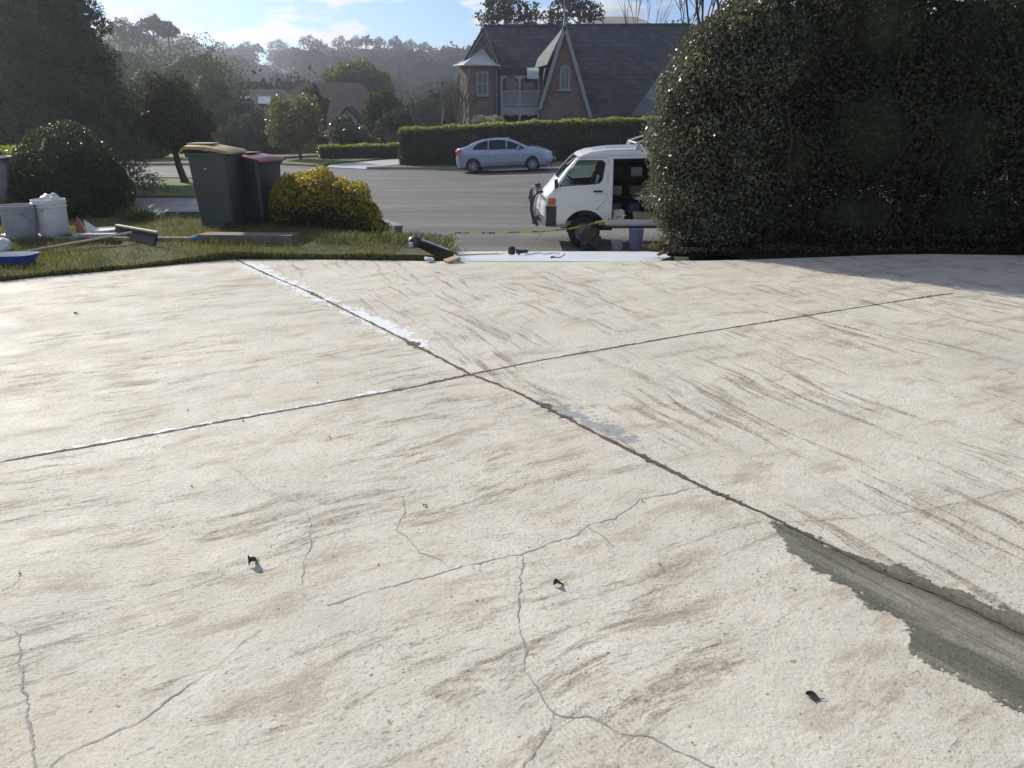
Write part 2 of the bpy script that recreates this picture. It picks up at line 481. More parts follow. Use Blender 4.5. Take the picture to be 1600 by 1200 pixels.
def mat_slab():
    """worn, dusty concrete prepared for resurfacing"""
    m_, n, out = newmat('worn_concrete'); t = NT(n); p = t.pos()
    j1 = R(-30.5)
    sp = t.new('ShaderNodeSeparateXYZ')
    rot = t.mapping(p, (1, 1, 1), (0, 0, j1), (0.0, 0.0, 0)); t.lk(rot, sp.inputs[0])
    # side of the long joint: v axis of the turned frame
    warp = t.noise(p, 0.5, 3, 0.5)
    wv = t.new('ShaderNodeVectorMath', operation='SCALE'); 
    wn = t.new('ShaderNodeTexNoise'); t.lk(p, wn.inputs['Vector']); wn.inputs['Scale'].default_value = 0.55; wn.inputs['Detail'].default_value = 3
    t.lk(wn.outputs['Color'], wv.inputs[0]); wv.inputs['Scale'].default_value = 0.45
    ad = t.new('ShaderNodeVectorMath', operation='ADD'); t.lk(rot, ad.inputs[0]); t.lk(wv.outputs[0], ad.inputs[1])
    # short smears lying along the cross joint, long scrapes raking across it
    fineg = t.m('SUBTRACT', t.noise(p, 85, 4, 0.75), 0.5)
    smear = t.noise(t.mapping(ad.outputs[0], (2.6, 15, 1)), 1.0, 7, 0.72, 0.25)
    smear = t.m('ADD', smear, t.m('MULTIPLY', fineg, 0.22))
    zone = t.noise(t.mapping(ad.outputs[0], (.8, 1.7, 1), (0, 0, 0), (2, 5, 0)), 1.3, 5, 0.65)
    su = t.m('MULTIPLY', t.ramp(smear, [(0.52, 0.0), (0.585, 0.6), (0.67, 1.0)]), t.ramp(zone, [(0.45, 0.03), (0.55, 1.0)]))
    wash = t.noise(t.mapping(ad.outputs[0], (1.9, 5.0, 1), (0, 0, 0), (8, 1, 0)), 1.25, 8, 0.72)
    raked = t.mapping(ad.outputs[0], (1, 1, 1), (0, 0, R(65 + 30.5)))
    scr = t.noise(t.mapping(raked, (1.35, 17, 1)), 1.0, 7, 0.68, 0.2)
    scr = t.m('ADD', scr, t.m('MULTIPLY', fineg, 0.16))
    zone2 = t.noise(t.mapping(raked, (.7, 1.5, 1), (0, 0, 0), (1, 7, 0)), 1.1, 5, 0.65)
    sv = t.m('MULTIPLY', t.ramp(scr, [(0.535, 0.0), (0.575, 0.7), (0.65, 1.0)]), t.ramp(zone2, [(0.43, 0.03), (0.53, 1.0)]))
    q = t.new('ShaderNodeVectorMath', operation='DOT_PRODUCT'); t.lk(p, q.inputs[0]); q.inputs[1].default_value = (0.827, 0.562, 0)
    side = t.m('GREATER_THAN', q.outputs['Value'], 2.30)
    st = t.mix(side, su, t.m('MAXIMUM', sv, t.m('MULTIPLY', su, .25)))
    crumb = t.noise(t.mapping(ad.outputs[0], (30, 62, 1), (0, 0, 0), (3, 3, 0)), 1.0, 5, 0.72)
    st = t.m('MULTIPLY', st, t.ramp(crumb, [(.36, .25), (.60, 1.0)]))
    big = t.noise(p, 0.75, 5, 0.6)
    mid = t.noise(p, 5.5, 7, 0.7)
    base = t.ramp(big, [(0.30, (.53, .50, .42)), (0.5, (.61, .57, .475)), (0.7, (.68, .64, .54))])
    base = t.mix(t.ramp(mid, [(0.42, 0.0), (0.7, 0.55)]), base, (.45, .42, .33))
    warmn = t.noise(t.mapping(p, (1, 1, 1), (0, 0, 0), (7, 3, 0)), 1.6, 5, 0.6)
    base = t.mix(t.ramp(warmn, [(0.52, 0.0), (0.72, 0.4)]), base, (.50, .42, .315))
    cool = t.noise(t.mapping(p, (1, 1, 1), (0, 0, 0), (-4, 9, 0)), 1.9, 6, 0.65)
    base = t.mix(t.ramp(cool, [(0.54, 0.0), (0.72, 0.5)]), base, (.40, .41, .35))
    base = t.mix(t.ramp(t.m('ADD', wash, t.m('MULTIPLY', fineg, .25)), [(.53, 0), (.60, .5), (.70, .9)]), base, (.36, .295, .215))
    base = t.mix(t.m('MULTIPLY', st, 1.0), base, t.ramp(mid, [(.35, (.15, .112, .068)), (.65, (.235, .18, .118))]))
    # residues along the two joints: s = distance along, d = distance across
    def axis(ox, oy, ax_, ay_):
        sb = t.new('ShaderNodeVectorMath', operation='SUBTRACT'); t.lk(p, sb.inputs[0]); sb.inputs[1].default_value = (ox, oy, 0)
        o_ = []
        for vx, vy in ((ax_, ay_), (-ay_, ax_)):
            dt = t.new('ShaderNodeVectorMath', operation='DOT_PRODUCT'); t.lk(sb.outputs[0], dt.inputs[0]); dt.inputs[1].default_value = (vx, vy, 0); o_.append(dt.outputs['Value'])
        return o_
    n1 = t.noise(p, 9, 7, 0.72); n2 = t.noise(p, 34, 5, 0.7); n3 = t.noise(p, 3.2, 5, 0.6)
    def curve(x, lo, hi, stops): return t.ramp(t.m('DIVIDE', t.m('SUBTRACT', x, lo), hi - lo, clamp=True), stops)
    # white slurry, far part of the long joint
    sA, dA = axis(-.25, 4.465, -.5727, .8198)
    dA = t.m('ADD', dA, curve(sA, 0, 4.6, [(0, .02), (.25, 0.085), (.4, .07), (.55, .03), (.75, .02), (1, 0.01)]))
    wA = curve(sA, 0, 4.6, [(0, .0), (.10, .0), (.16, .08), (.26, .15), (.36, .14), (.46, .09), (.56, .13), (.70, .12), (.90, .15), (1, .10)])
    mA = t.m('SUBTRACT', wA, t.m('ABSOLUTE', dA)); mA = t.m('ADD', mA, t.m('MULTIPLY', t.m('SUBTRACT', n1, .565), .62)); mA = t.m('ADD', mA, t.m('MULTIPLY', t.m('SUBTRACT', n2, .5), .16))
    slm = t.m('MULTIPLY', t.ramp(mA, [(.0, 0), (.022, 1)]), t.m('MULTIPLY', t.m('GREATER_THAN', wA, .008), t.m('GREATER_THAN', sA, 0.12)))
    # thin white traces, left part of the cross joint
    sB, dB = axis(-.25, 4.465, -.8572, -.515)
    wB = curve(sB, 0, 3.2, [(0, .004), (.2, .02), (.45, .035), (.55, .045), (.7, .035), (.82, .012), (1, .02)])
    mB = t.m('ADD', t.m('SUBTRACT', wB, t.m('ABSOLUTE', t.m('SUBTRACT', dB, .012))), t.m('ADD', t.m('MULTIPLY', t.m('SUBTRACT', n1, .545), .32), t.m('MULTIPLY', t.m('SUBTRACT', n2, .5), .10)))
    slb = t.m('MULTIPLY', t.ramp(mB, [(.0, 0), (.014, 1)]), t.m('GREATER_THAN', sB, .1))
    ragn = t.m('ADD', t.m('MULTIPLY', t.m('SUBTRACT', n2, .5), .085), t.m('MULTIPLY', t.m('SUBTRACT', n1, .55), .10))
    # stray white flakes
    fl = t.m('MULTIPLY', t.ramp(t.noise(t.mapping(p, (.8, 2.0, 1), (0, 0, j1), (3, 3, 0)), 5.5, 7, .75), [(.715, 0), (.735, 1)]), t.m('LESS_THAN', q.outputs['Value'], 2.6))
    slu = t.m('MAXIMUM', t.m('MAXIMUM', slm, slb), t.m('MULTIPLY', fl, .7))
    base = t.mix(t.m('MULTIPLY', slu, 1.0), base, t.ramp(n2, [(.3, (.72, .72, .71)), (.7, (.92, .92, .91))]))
    # fresh cement dragged along the near end of the long joint
    sC, dC = axis(-.25, 4.465, .5815, -.8136)
    wL_ = curve(sC, 2.15, 4.4, [(0, .0), (.12, .01), (.19, .03), (.21, .08), (.30, .105), (.38, .12), (1, .30)])
    wR_ = curve(sC, 2.15, 4.4, [(0, .03), (.05, .09), (.12, .17), (.17, .16), (.25, .21), (.31, .24), (.33, .33), (.37, .34), (.42, .31), (.5, .33), (1, .6)])
    inn = t.m('MINIMUM', t.m('SUBTRACT', wL_, dC), t.m('ADD', wR_, dC))
    inn = t.m('ADD', inn, t.m('ADD', t.m('MULTIPLY', t.m('SUBTRACT', n1, .5), .20), t.m('ADD', t.m('MULTIPLY', t.m('SUBTRACT', n2, .5), .05), t.m('MULTIPLY', t.m('SUBTRACT', n3, .5), .10))))
    wet = t.m('MULTIPLY', t.ramp(inn, [(.0, 0), (.008, 1)]), t.m('GREATER_THAN', sC, 2.16))
    rotj = t.mapping(p, (1, 1, 1), (0, 0, R(54.4)))
    dm = t.noise(t.mapping(rotj, (1.1, 13, 1)), 1.6, 7, .68, .5)
    dm = t.m('ADD', dm, t.m('ADD', t.m('MULTIPLY', fineg, .12), t.m('MULTIPLY', t.m('SUBTRACT', n1, .5), .25)))
    wcol = t.ramp(dm, [(.32, (.084, .084, .062)), (.47, (.132, .130, .098)), (.60, (.20, .192, .146)), (.73, (.34, .32, .25))])
    cen = t.ramp(t.m('ADD', t.m('ABSOLUTE', t.m('ADD', dC, .09)), t.m('MULTIPLY', t.m('SUBTRACT', n1, .5), .16)), [(.035, .75), (.085, 0)])
    wcol = t.mix(t.m('MULTIPLY', cen, curve(sC, 2.5, 2.95, [(0, 0), (1, 1)])), wcol, t.ramp(t.m('ADD', dm, t.m('MULTIPLY', n3, .2)), [(.45, (.17, .162, .128)), (.60, (.31, .292, .235)), (.78, (.44, .42, .345))]))
    base = t.mix(wet, base, wcol)
    # damp grey patch right below the crossing, blots
    mD = t.m('ADD', t.m('SUBTRACT', curve(sC, .45, 1.45, [(0, 0), (.15, .06), (.5, .10), (.8, .08), (1, 0)]), t.m('ABSOLUTE', t.m('SUBTRACT', dC, .085))), t.m('MULTIPLY', t.m('SUBTRACT', n1, .56), .55))
    dmp = t.m('MULTIPLY', t.ramp(mD, [(.0, 0), (.012, 1)]), t.m('MULTIPLY', t.m('GREATER_THAN', sC, .45), t.m('LESS_THAN', sC, 1.45)))
    base = t.mix(t.m('MULTIPLY', dmp, .8), base, (.27, .285, .29))
    blot = t.m('MULTIPLY', t.ramp(t.noise(t.mapping(p, (1, 1, 1), (0, 0, 0), (1.3, 5.1, 0)), 7.5, 6, .62), [(.735, 0), (.75, 1)]), t.ramp(big, [(.5, 0), (.56, 1)]))
    base = t.mix(t.m('MULTIPLY', blot, .8), base, (.14, .14, .125))
    # pits and aggregate
    fk = t.noise(t.mapping(ad.outputs[0], (48, 100, 1)), 1.0, 3, 0.6)
    fkz = t.noise(t.mapping(p, (1, 1, 1), (0, 0, 0), (5, 2, 0)), 2.3, 6, 0.7)
    fk = t.m('MULTIPLY', t.ramp(fk, [(.585, 0), (.66, 1)]), t.ramp(fkz, [(.38, .15), (.62, 1)]))
    base = t.mix(t.m('MULTIPLY', fk, .8), base, (.19, .165, .12))
    vo = t.new('ShaderNodeTexVoronoi'); vo.inputs['Scale'].default_value = 46; t.lk(p, vo.inputs['Vector']); vo.inputs['Randomness'].default_value = 1
    vs = t.new('ShaderNodeSeparateColor'); t.lk(vo.outputs['Color'], vs.inputs[0])
    pit = t.m('MULTIPLY', t.m('LESS_THAN', vo.outputs['Distance'], t.m('MULTIPLY', vs.outputs[0], 0.23)), t.m('GREATER_THAN', vs.outputs[1], 0.52))
    clus = t.ramp(t.noise(p, 3.1, 5, 0.7), [(0.42, 0.1), (0.6, 1.0)])
    pit = t.m('MULTIPLY', pit, clus)
    base = t.mix(t.m('MULTIPLY', pit, 0.85), base, (.12, .105, .085))
    vo2 = t.new('ShaderNodeTexVoronoi'); vo2.inputs['Scale'].default_value = 230; t.lk(p, vo2.inputs['Vector'])
    vs2 = t.new('ShaderNodeSeparateColor'); t.lk(vo2.outputs['Color'], vs2.inputs[0])
    base = t.mix(t.m('MULTIPLY', t.m('GREATER_THAN', vs2.outputs[0], 0.86), 0.30), base, (.25, .225, .19))
    base = t.mix(t.m('MULTIPLY', t.m('GREATER_THAN', vs2.outputs[1], 0.95), 0.3), base, (.60, .58, .54))
    base = t.mix(t.m('MULTIPLY', wet, .85), base, wcol)
    # trowel arcs
    wvn = t.new('ShaderNodeTexWave', wave_type='RINGS', rings_direction='Z'); t.lk(t.mapping(ad.outputs[0], (1, 1, 0.001), (0, 0, 0), (0.6, -1.1, 0)), wvn.inputs['Vector'])
    wvn.inputs['Scale'].default_value = 22; wvn.inputs['Distortion'].default_value = 14; wvn.inputs['Detail'].default_value = 3; wvn.inputs['Detail Scale'].default_value = 0.25
    arcs = t.m('MULTIPLY', wvn.outputs['Fac'], t.ramp(t.noise(p, 0.9, 3), [(0.45, 0.0), (0.6, 1.0)]))
    hgt = t.m('ADD', t.m('MULTIPLY', t.noise(p, 42, 6, 0.75), 0.9), t.m('MULTIPLY', t.noise(p, 7, 5, 0.6), 1.4))
    hgt = t.m('ADD', hgt, t.m('MULTIPLY', arcs, 0.17))
    hgt = t.m('SUBTRACT', hgt, t.m('MULTIPLY', pit, 0.9))
    hgt = t.m('SUBTRACT', hgt, t.m('MULTIPLY', st, 0.5))
    hgt = t.m('ADD', t.m('ADD', hgt, t.m('MULTIPLY', slu, .5)), t.m('MULTIPLY', wet, t.m('ADD', .5, t.m('MULTIPLY', dm, 5.0))))
    nr = t.bump(hgt, 0.75, 0.007)
    rg = t.ramp(t.noise(p, 2.2, 5, 0.6), [(0.35, 0.62), (0.65, 0.82)])
    rg = t.mix(t.m('MAXIMUM', slu, dmp), rg, (.42, .42, .42)); rg = t.mix(wet, rg, (.5, .5, .5))
    t.pbr(out, base, rg, 0, nr, 0.25)
    return m_
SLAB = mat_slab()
APRON = simple('pale_coating', (.60, .64, .66), 0.38, var=0.10, scale=1.3, bump=0.2, bs=25)
CONC = simple('path_concrete', (.26, .25, .235), 0.62, var=0.2, scale=1.2, bump=0.3, bs=40)
KERB = simple('kerb_concrete', (.20, .19, .175), 0.8, var=0.25, scale=2.0, bump=0.3, bs=30)
WETC = simple('wet_cement', (.118, .118, .096), 0.50, var=0.22, scale=3.0, bump=0.55, bs=13, dist=0.008)
WETL = simple('drying_cement', (.27, .255, .215), 0.6, var=0.15, scale=4.0, bump=0.5, bs=22, dist=0.006)
SLURRY = simple('white_slurry', (.66, .65, .62), 0.36, var=0.10, scale=8.0, bump=0.6, bs=50)
GROOVE = simple('joint_dirt', (.085, .07, .05), 0.9, var=0.5, scale=25.0, bump=0.6, bs=90)
CRACK = simple('crack_filler', (.27, .26, .235), 0.8, var=0.22, scale=14.0, bump=0.4, bs=90)

# ------------------------------------------------------------------ ground, driveway, road
def ground():
    nx, ny = len(GX), len(GY)
    V = np.array([(x, y, h(x, y)) for y in GY for x in GX])
    idx = np.arange(nx * ny).reshape(ny, nx)
    F = np.stack([idx[:-1, :-1], idx[:-1, 1:], idx[1:, 1:], idx[1:, :-1]], -1).reshape(-1, 4)
    o = quads_mesh('ground', V, F, EARTH)
    tag(o, kind='structure'); smooth(o, 60)
ground()

edge_px = [(0, 440), (60, 433.5), (130, 427), (200, 421), (260, 415), (310, 410), (350, 406.5), (375, 405.2), (440, 405.4), (520, 405.6), (600, 406.6), (680, 408.2), (720, 408.8), (800, 409), (900, 409), (980, 408), (1040, 407.5), (1100, 407.4), (1180, 405.5), (1280, 402), (1370, 398.5), (1450, 397), (1600, 399)]
EDGE = [G(u, v) for u, v in edge_px]
slab_poly = [(-14, 3.2), (-9.5, 5.2), (-6.3, 6.45)] + [(p.x, p.y) for p in EDGE] + [(7.5, 8.3), (10, 7.6), (14, 6.2), (14, -5), (-14, -5)]
mb = MB(); mb.prism(slab_poly, -0.09, 0.0, 'xy')
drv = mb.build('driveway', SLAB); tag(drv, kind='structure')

def ribbon(name, pts, wfun, z, mat, parent, step=0.03, jag=0.3, seed=0.0, wander=0.0):
    """thin irregular strip on the slab along world points"""
    P = [Vector((p[0], p[1], 0)) for p in pts]
    samp = []
    tot = 0
    for a, b in zip(P[:-1], P[1:]):
        n = max(1, int((b - a).length / step))
        for i in range(n): samp.append((a.lerp(b, i / n), tot + (b - a).length * i / n))
        tot += (b - a).length
    samp.append((P[-1], tot))
    V = []; F = []
    for i, (p, s_) in enumerate(samp):
        d = samp[min(i + 1, len(samp) - 1)][0] - samp[max(i - 1, 0)][0]
        nrm = Vector((-d.y, d.x, 0)).normalized()
        k = mnoise.noise(Vector((s_ * 9, seed, 0))); k2 = mnoise.noise(Vector((s_ * 31, seed + 5, 0))); k3 = mnoise.noise(Vector((s_ * 23, seed + 9, 0))); k4 = mnoise.noise(Vector((s_ * 120, seed + 2, 0))); k5 = mnoise.noise(Vector((s_ * 95, seed + 12, 0)))
        wd = wfun(s_ / max(tot, 1e-6), s_)
        c = p + nrm * (wander * (k + .35 * k2) + .0022 * k4)
        l = wd * (1 + jag * 1.4 * (k + k2 + k4)); r = wd * (1 + jag * 1.4 * (k - k3 + k5))
        V += [tuple(c + nrm * max(l, 0.0004) + Vector((0, 0, z))), tuple(c - nrm * max(r, 0.0004) + Vector((0, 0, z)))]
        if i: F.append((2 * i - 2, 2 * i - 1, 2 * i + 1, 2 * i))
    m_ = MB(); m_.add(V, F)
    o = m_.build(name, mat, parent)
    return o
def gp(*uv): return [G(u, v) for u, v in uv]
# the two long joints
J1 = gp((-60, 733), (0, 722), (170, 692), (330, 662), (500, 632), (640, 606), (735, 585), (850, 562), (960, 543), (1080, 522), (1200, 503), (1300, 487), (1400, 471), (1490, 458))
J2 = gp((368, 405.6), (420, 430), (480, 455), (540, 485), (610, 520), (680, 556), (735, 585), (800, 610), (870, 645), (940, 682), (1020, 722), (1100, 762), (1200, 806), (1300, 856), (1370, 890), (1480, 935), (1600, 990), (1760, 1060))
ribbon('joint', J1, lambda f, s_: 0.0055 + 0.004 * abs(math.sin(s_ * 2.1)), 0.0022, GROOVE, drv, jag=0.75, seed=1, wander=0.006)
ribbon('joint', J2, lambda f, s_: 0.0065 + 0.004 * abs(math.sin(s_ * 1.7 + 1)), 0.0034, GROOVE, drv, jag=0.75, seed=2, wander=0.006)
ribbon('joint_crumbs', J1, lambda f, s_: 0.009 * max(0, .2 + 2.2 * mnoise.noise(Vector((s_ * 2.3, 4, 0)))), 0.0016, GROOVE, drv, step=0.008, jag=1.3, seed=11, wander=0.02)
ribbon('joint_crumbs', J2, lambda f, s_: 0.012 * max(0, .3 + 2.2 * mnoise.noise(Vector((s_ * 2.7, 9, 0)))), 0.0018, GROOVE, drv, step=0.008, jag=1.3, seed=12, wander=0.02)
# cracks, filled with grey
CR = [([(1098, 760), (1040, 772), (1000, 782), (968, 804), (925, 822), (885, 840), (845, 856), (800, 868), (730, 884), (660, 903), (580, 925), (510, 945)], .0036),
      ([(818, 866), (815, 900), (808, 940), (812, 980), (822, 1030), (836, 1075), (852, 1105), (872, 1119), (920, 1124), (970, 1145), (1010, 1152), (1060, 1175), (1110, 1199), (1180, 1240)], .0036),
      ([(628, 778), (632, 800), (623, 828), (640, 845), (656, 864), (690, 876), (710, 890)], .0026),
      ([(480, 800), (488, 835), (480, 862), (474, 890), (476, 915)], .0030),
      ([(25, 985), (30, 1010), (38, 1040), (33, 1075), (45, 1105), (42, 1135), (52, 1170), (57, 1215)], .0040),
      ([(80, 1200), (110, 1175), (160, 1155), (215, 1130), (260, 1098), (300, 1070), (345, 1030), (385, 1000), (410, 985)], .0026),
      ([(1225, 816), (1290, 812), (1360, 806), (1430, 800), (1480, 790), (1560, 770), (1640, 756)], .0018),
      ([(872, 1105), (850, 1150), (820, 1195), (800, 1230)], .0028), ([(0, 925), (22, 915), (30, 890)], .002), ([(915, 822), (940, 838), (955, 855)], .002), ([(360, 730), (400, 760), (470, 790)], .0014)]
for i, (pp, wd) in enumerate(CR):
    ribbon('crack', gp(*pp), lambda f, s_, wd=wd: wd * .72 * (0.5 + 1.1 * abs(mnoise.noise(Vector((s_ * 4, wd * 900, 2))))), 0.0012 + 0.00015 * i, CRACK, drv, step=0.006, jag=0.9, seed=60 + i * 2.7, wander=0.018)

def patch(name, poly, z, mat, parent, rough=0.012, step=0.02, seed=0):
    """flat patch with a ragged edge"""
    P = [Vector((p[0], p[1], 0)) for p in poly]; out = []; s_ = 0
    for a, b in zip(P, P[1:] + P[:1]):
        n = max(1, int((b - a).length / step)); d = (b - a)
        nn = Vector((-d.y, d.x, 0)).normalized()
        for i in range(n):
            p = a.lerp(b, i / n); s_ += step
            k = mnoise.noise(p * 14 + Vector((seed, 0, 0))) + 0.7 * mnoise.noise(p * 45 + Vector((seed, 3, 0)))
            out.append(p + nn * k * rough * 1.6)
    bm = bmesh.new(); bm.faces.new([bm.verts.new((p.x, p.y, z)) for p in out])
    bmesh.ops.triangulate(bm, faces=bm.faces[:])
    bmesh.ops.recalc_face_normals(bm, faces=bm.faces)
    if bm.faces[:][0].normal.z < 0: bmesh.ops.reverse_faces(bm, faces=bm.faces)
    me = bpy.data.meshes.new(name); bm.to_mesh(me); bm.free()
    return link(name, me, mat, parent)
# white coated ramp down to the street
def ramp_h(x, y): return -0.068 - (y - 8.5) * (1.06 / 6.8) + 0.0
ap = [(-0.57, 8.56), (0.3, 8.52), (1.2, 8.56), (1.62, 8.66), (2.35, 11.5), (2.72, 13.6), (2.6, 15.1), (1.2, 15.28), (-0.2, 15.3), (-1.02, 15.2), (-0.95, 13.5), (-0.75, 11)]
ro = drape('ramp', ap, 0, APRON, 0.4, 0.08, hf=ramp_h); tag(ro, kind='structure')

def road_h(x, y): return h(x, y)
road = [(-1.25, 15.7), (-0.4, 15.36), (2.8, 15.36), (4.0, 15.95), (9, 16.0), (16, 18), (30, 20), (30, 37.2), (12, 37.9), (3, 38.3), (-6.8, 38.6), (-9.2, 40.2), (-11.5, 46.5), (-14.5, 46.8), (-13.6, 41.6), (-20, 41.2), (-60, 42), (-60, 34.2), (-20, 34.0), (-12.5, 33.2), (-8.0, 29), (-4.6, 22), (-2.6, 17)]
rd = drape('road', road, 0.02, ASPH, None); tag(rd, kind='structure')

def kerb(name, pts, label=None):
    m_ = MB()
    V = []; F = []
    for i, p in enumerate(pts):
        a = Vector(pts[max(i - 1, 0)]); b = Vector(pts[min(i + 1, len(pts) - 1)]); d = (b - a).normalized(); n = Vector((-d.y, d.x))
        z = h(p[0], p[1])
        for o, zz_ in ((-.14, -.1), (-.14, .13), (-.06, .155), (.06, .155), (.09, .05), (.32, .035), (.32, -.1)):
            V.append((p[0] - n.x * o, p[1] - n.y * o, z + zz_))
        if i:
            for k in range(6): F.append((7 * i - 7 + k, 7 * i - 6 + k, 7 * i + 1 + k, 7 * i + k))
    m_.add(V, F); o = m_.build(name, KERB); tag(o, kind='structure'); smooth(o, 50); return o
def dens(pts, s=1.0):
    out = []
    for a, b in zip(pts[:-1], pts[1:]):
        n = max(1, int(math.dist(a, b) / s))
        out += [(a[0] + (b[0] - a[0]) * i / n, a[1] + (b[1] - a[1]) * i / n) for i in range(n)]
    return out + [pts[-1]]
kerb('kerb', dens([(-6.9, 38.75), (-3, 38.6), (3, 38.3), (12, 37.9), (30, 37.2)]))
kerb('kerb', dens([(-60, 42.1), (-20, 41.3), (-13.7, 41.8)]))
kerb('kerb', dens([(-13.0, 42.3), (-10.2, 40.6), (-9.2, 40.0)]))
kerb('kerb', dens([(-12.5, 33.1)[::1], (-20, 33.8), (-60, 34.0)]))
kerb('kerb', dens([(-1.35, 15.75), (-2.7, 17), (-4.7, 22), (-8.1, 29), (-12.5, 33.1)][::1]))

# street grass and paths
lw = drape('lawn', [(-60, 42.3), (-20, 41.6), (-13.9, 42), (-14.6, 46.6), (-8.0, 54), (-8, 62), (-60, 62)], 0.10, GRASS_FAR, None, 0.3); tag(lw, kind='structure')
lw = drape('lawn', [(-13.0, 42.2), (-10.4, 40.9), (-9.6, 41.6), (-7.3, 46.2), (-11, 46.6)], 0.12, GRASS_FAR, None, 0.3); tag(lw, kind='structure')
lw = drape('lawn', [(-6.9, 38.95), (-3, 38.8), (3, 38.5), (12, 38.1), (30, 37.4), (30, 41), (3, 41.2), (-3.6, 42.9), (-5.3, 41.8)], 0.13, GRASS_FAR, None, 0.3); tag(lw, kind='structure')
pt = drape('path', [(-9.1, 40.1), (-7.0, 38.8), (-5.2, 42.0), (-3.5, 44.5), (-3.2, 47.5), (-6.8, 46.5), (-9.3, 41.7)], 0.06, simple('smooth_concrete', (.62, .60, .56), 0.30, var=.1, bump=.08), None, 0.2); tag(pt, kind='structure')  # base colour raised to hold the sky's reflection on this path
lw = drape('lawn', [(-60, 33.6), (-20, 33.5), (-12.4, 32.9), (-8.2, 28.9), (-6.7, 26.2), (-60, 26.2)], 0.10, GRASS_FAR, None, 0.3); tag(lw, kind='structure')
pt = drape('path', [(-30, 26.1), (-6.6, 26.1), (-5.3, 22.6), (-30, 22.2)], 0.05, CONC, None, 0.3); tag(pt, kind='structure')
lw = drape('lawn', [(-30, 22.1), (-5.3, 22.5), (-3.0, 17.2), (-1.5, 15.8), (-3.5, 11.9), (-30, 11.9)], 0.05, SOIL, None, 0.2); lw.name = 'garden_bed'; tag(lw, kind='structure')

# our lawn beside the slab
def lawn_h(x, y):
    return 0.035 + 0.022 * mnoise.noise(Vector((x * 1.3, y * 1.9, 0))) + 0.012 * mnoise.noise(Vector((x * 5, y * 7, 3))) + 0.05 * S(y, 7.2, 9.5) - 0.6 * S(x, -2.7, -0.8) * S(y, 8.9, 12.5)
lawn_poly = [(-14, 3.3), (-9.5, 5.28), (-6.3, 6.52)] + [(p.x - .01, p.y + .05) for p in EDGE[:12]] + [(-1.1, 8.75), (-1.5, 9.6), (-2.6, 10.8), (-14, 10.8)]
lw = drape('lawn', lawn_poly, 0, GRASS, 0.15, 0.14, hf=lawn_h); tag(lw, kind='structure'); smooth(lw, 50)
def verge_h(x, y): return ramp_h(x, y) + 0.10 + 0.10 * S(-x, 0.75, 1.5) + 0.05 * mnoise.noise(Vector((x * 3, y * 2, 1)))
vb = drape('garden_bed', [(-0.66, 8.62), (-0.84, 11), (-1.05, 13.5), (-1.15, 15.5), (-2.2, 15.7), (-2.9, 13), (-2.5, 10.5), (-1.5, 9.4), (-1.2, 8.66)], 0, GRASS, 0.2, 0.3, hf=verge_h); tag(vb, kind='structure')
sb = drape('garden_bed', [(1.72, 8.72), (2.3, 8.72)] + [(p.x, p.y + .05) for p in EDGE[18:]] + [(7.5, 8.36), (10, 7.66), (14, 6.3), (14, 12.4), (3.5, 12.4), (2.55, 11.6)], 0, SOIL, 0.3, 0.03, hf=lambda x, y: -0.004 + 0.03 * mnoise.noise(Vector((x * 2, y * 2, 0))) - 0.10 * S(y, 10, 12.4) - 0.14 * max(0, y - 8.62) * (1 - L(x, 2.3, 3.1))); tag(sb, kind='structure')
# ------------------------------------------------------------------ common materials
WHITE = simple('van_paint', (.70, .70, .67), 0.30, var=.05, scale=2, bump=.03, bs=8, coat=0.4)
DARK = simple('black_plastic', (.022, .023, .025), 0.42, var=.25, bump=.15)
RUB = simple('rubber', (.018, .018, .019), 0.8, var=.2, bump=.3)
LINING = simple('dark_lining', (.035, .036, .038), 0.7, var=.3, scale=3)
CHROME = simple('worn_metal', (.55, .56, .57), 0.28, 1.0, var=.15, bump=.05)
RIM = simple('alloy', (.45, .46, .48), 0.35, .85, var=.1, bump=.03)
STEEL = simple('steel_rim', (.28, .28, .28), 0.5, .5, var=.2)
ORANGE = simple('amber_lens', (.50, .14, .04), 0.2, var=.08, bump=0, coat=.6)
REDL = simple('red_lens', (.55, .03, .02), 0.18, var=.08, bump=0, coat=.6)
LENS = simple('clear_lens', (.55, .58, .62), 0.12, .3, var=.05, bump=0, coat=.8)
CARP = simple('silver_blue_paint', (.30, .36, .47), 0.36, .5, var=.03, scale=2, bump=.02, bs=5, coat=.8)
def glassmat(name, tint, alpha=0.35, rough=0.03):
    m_, n, out = newmat(name); t = NT(n)
    tr = t.new('ShaderNodeBsdfTransparent'); tr.inputs[0].default_value = (*tint, 1)
    gl = t.new('ShaderNodeBsdfGlossy'); gl.inputs['Roughness'].default_value = rough; gl.inputs[0].default_value = (.9, .95, 1, 1)
    fr = t.new('ShaderNodeFresnel'); fr.inputs[0].default_value = 1.5
    f = t.m('ADD', t.m('MULTIPLY', fr.outputs[0], 0.9), alpha * .12)
    mxs = t.new('ShaderNodeMixShader'); t.lk(f, mxs.inputs[0]); t.lk(tr.outputs[0], mxs.inputs[1]); t.lk(gl.outputs[0], mxs.inputs[2])
    t.lk(mxs.outputs[0], out.inputs['Surface']); return m_
GLASS = glassmat('window_glass', (.80, .88, .87))
TINT = simple('tinted_glass', (.012, .014, .017), 0.06, var=.05, bump=0, coat=.5)

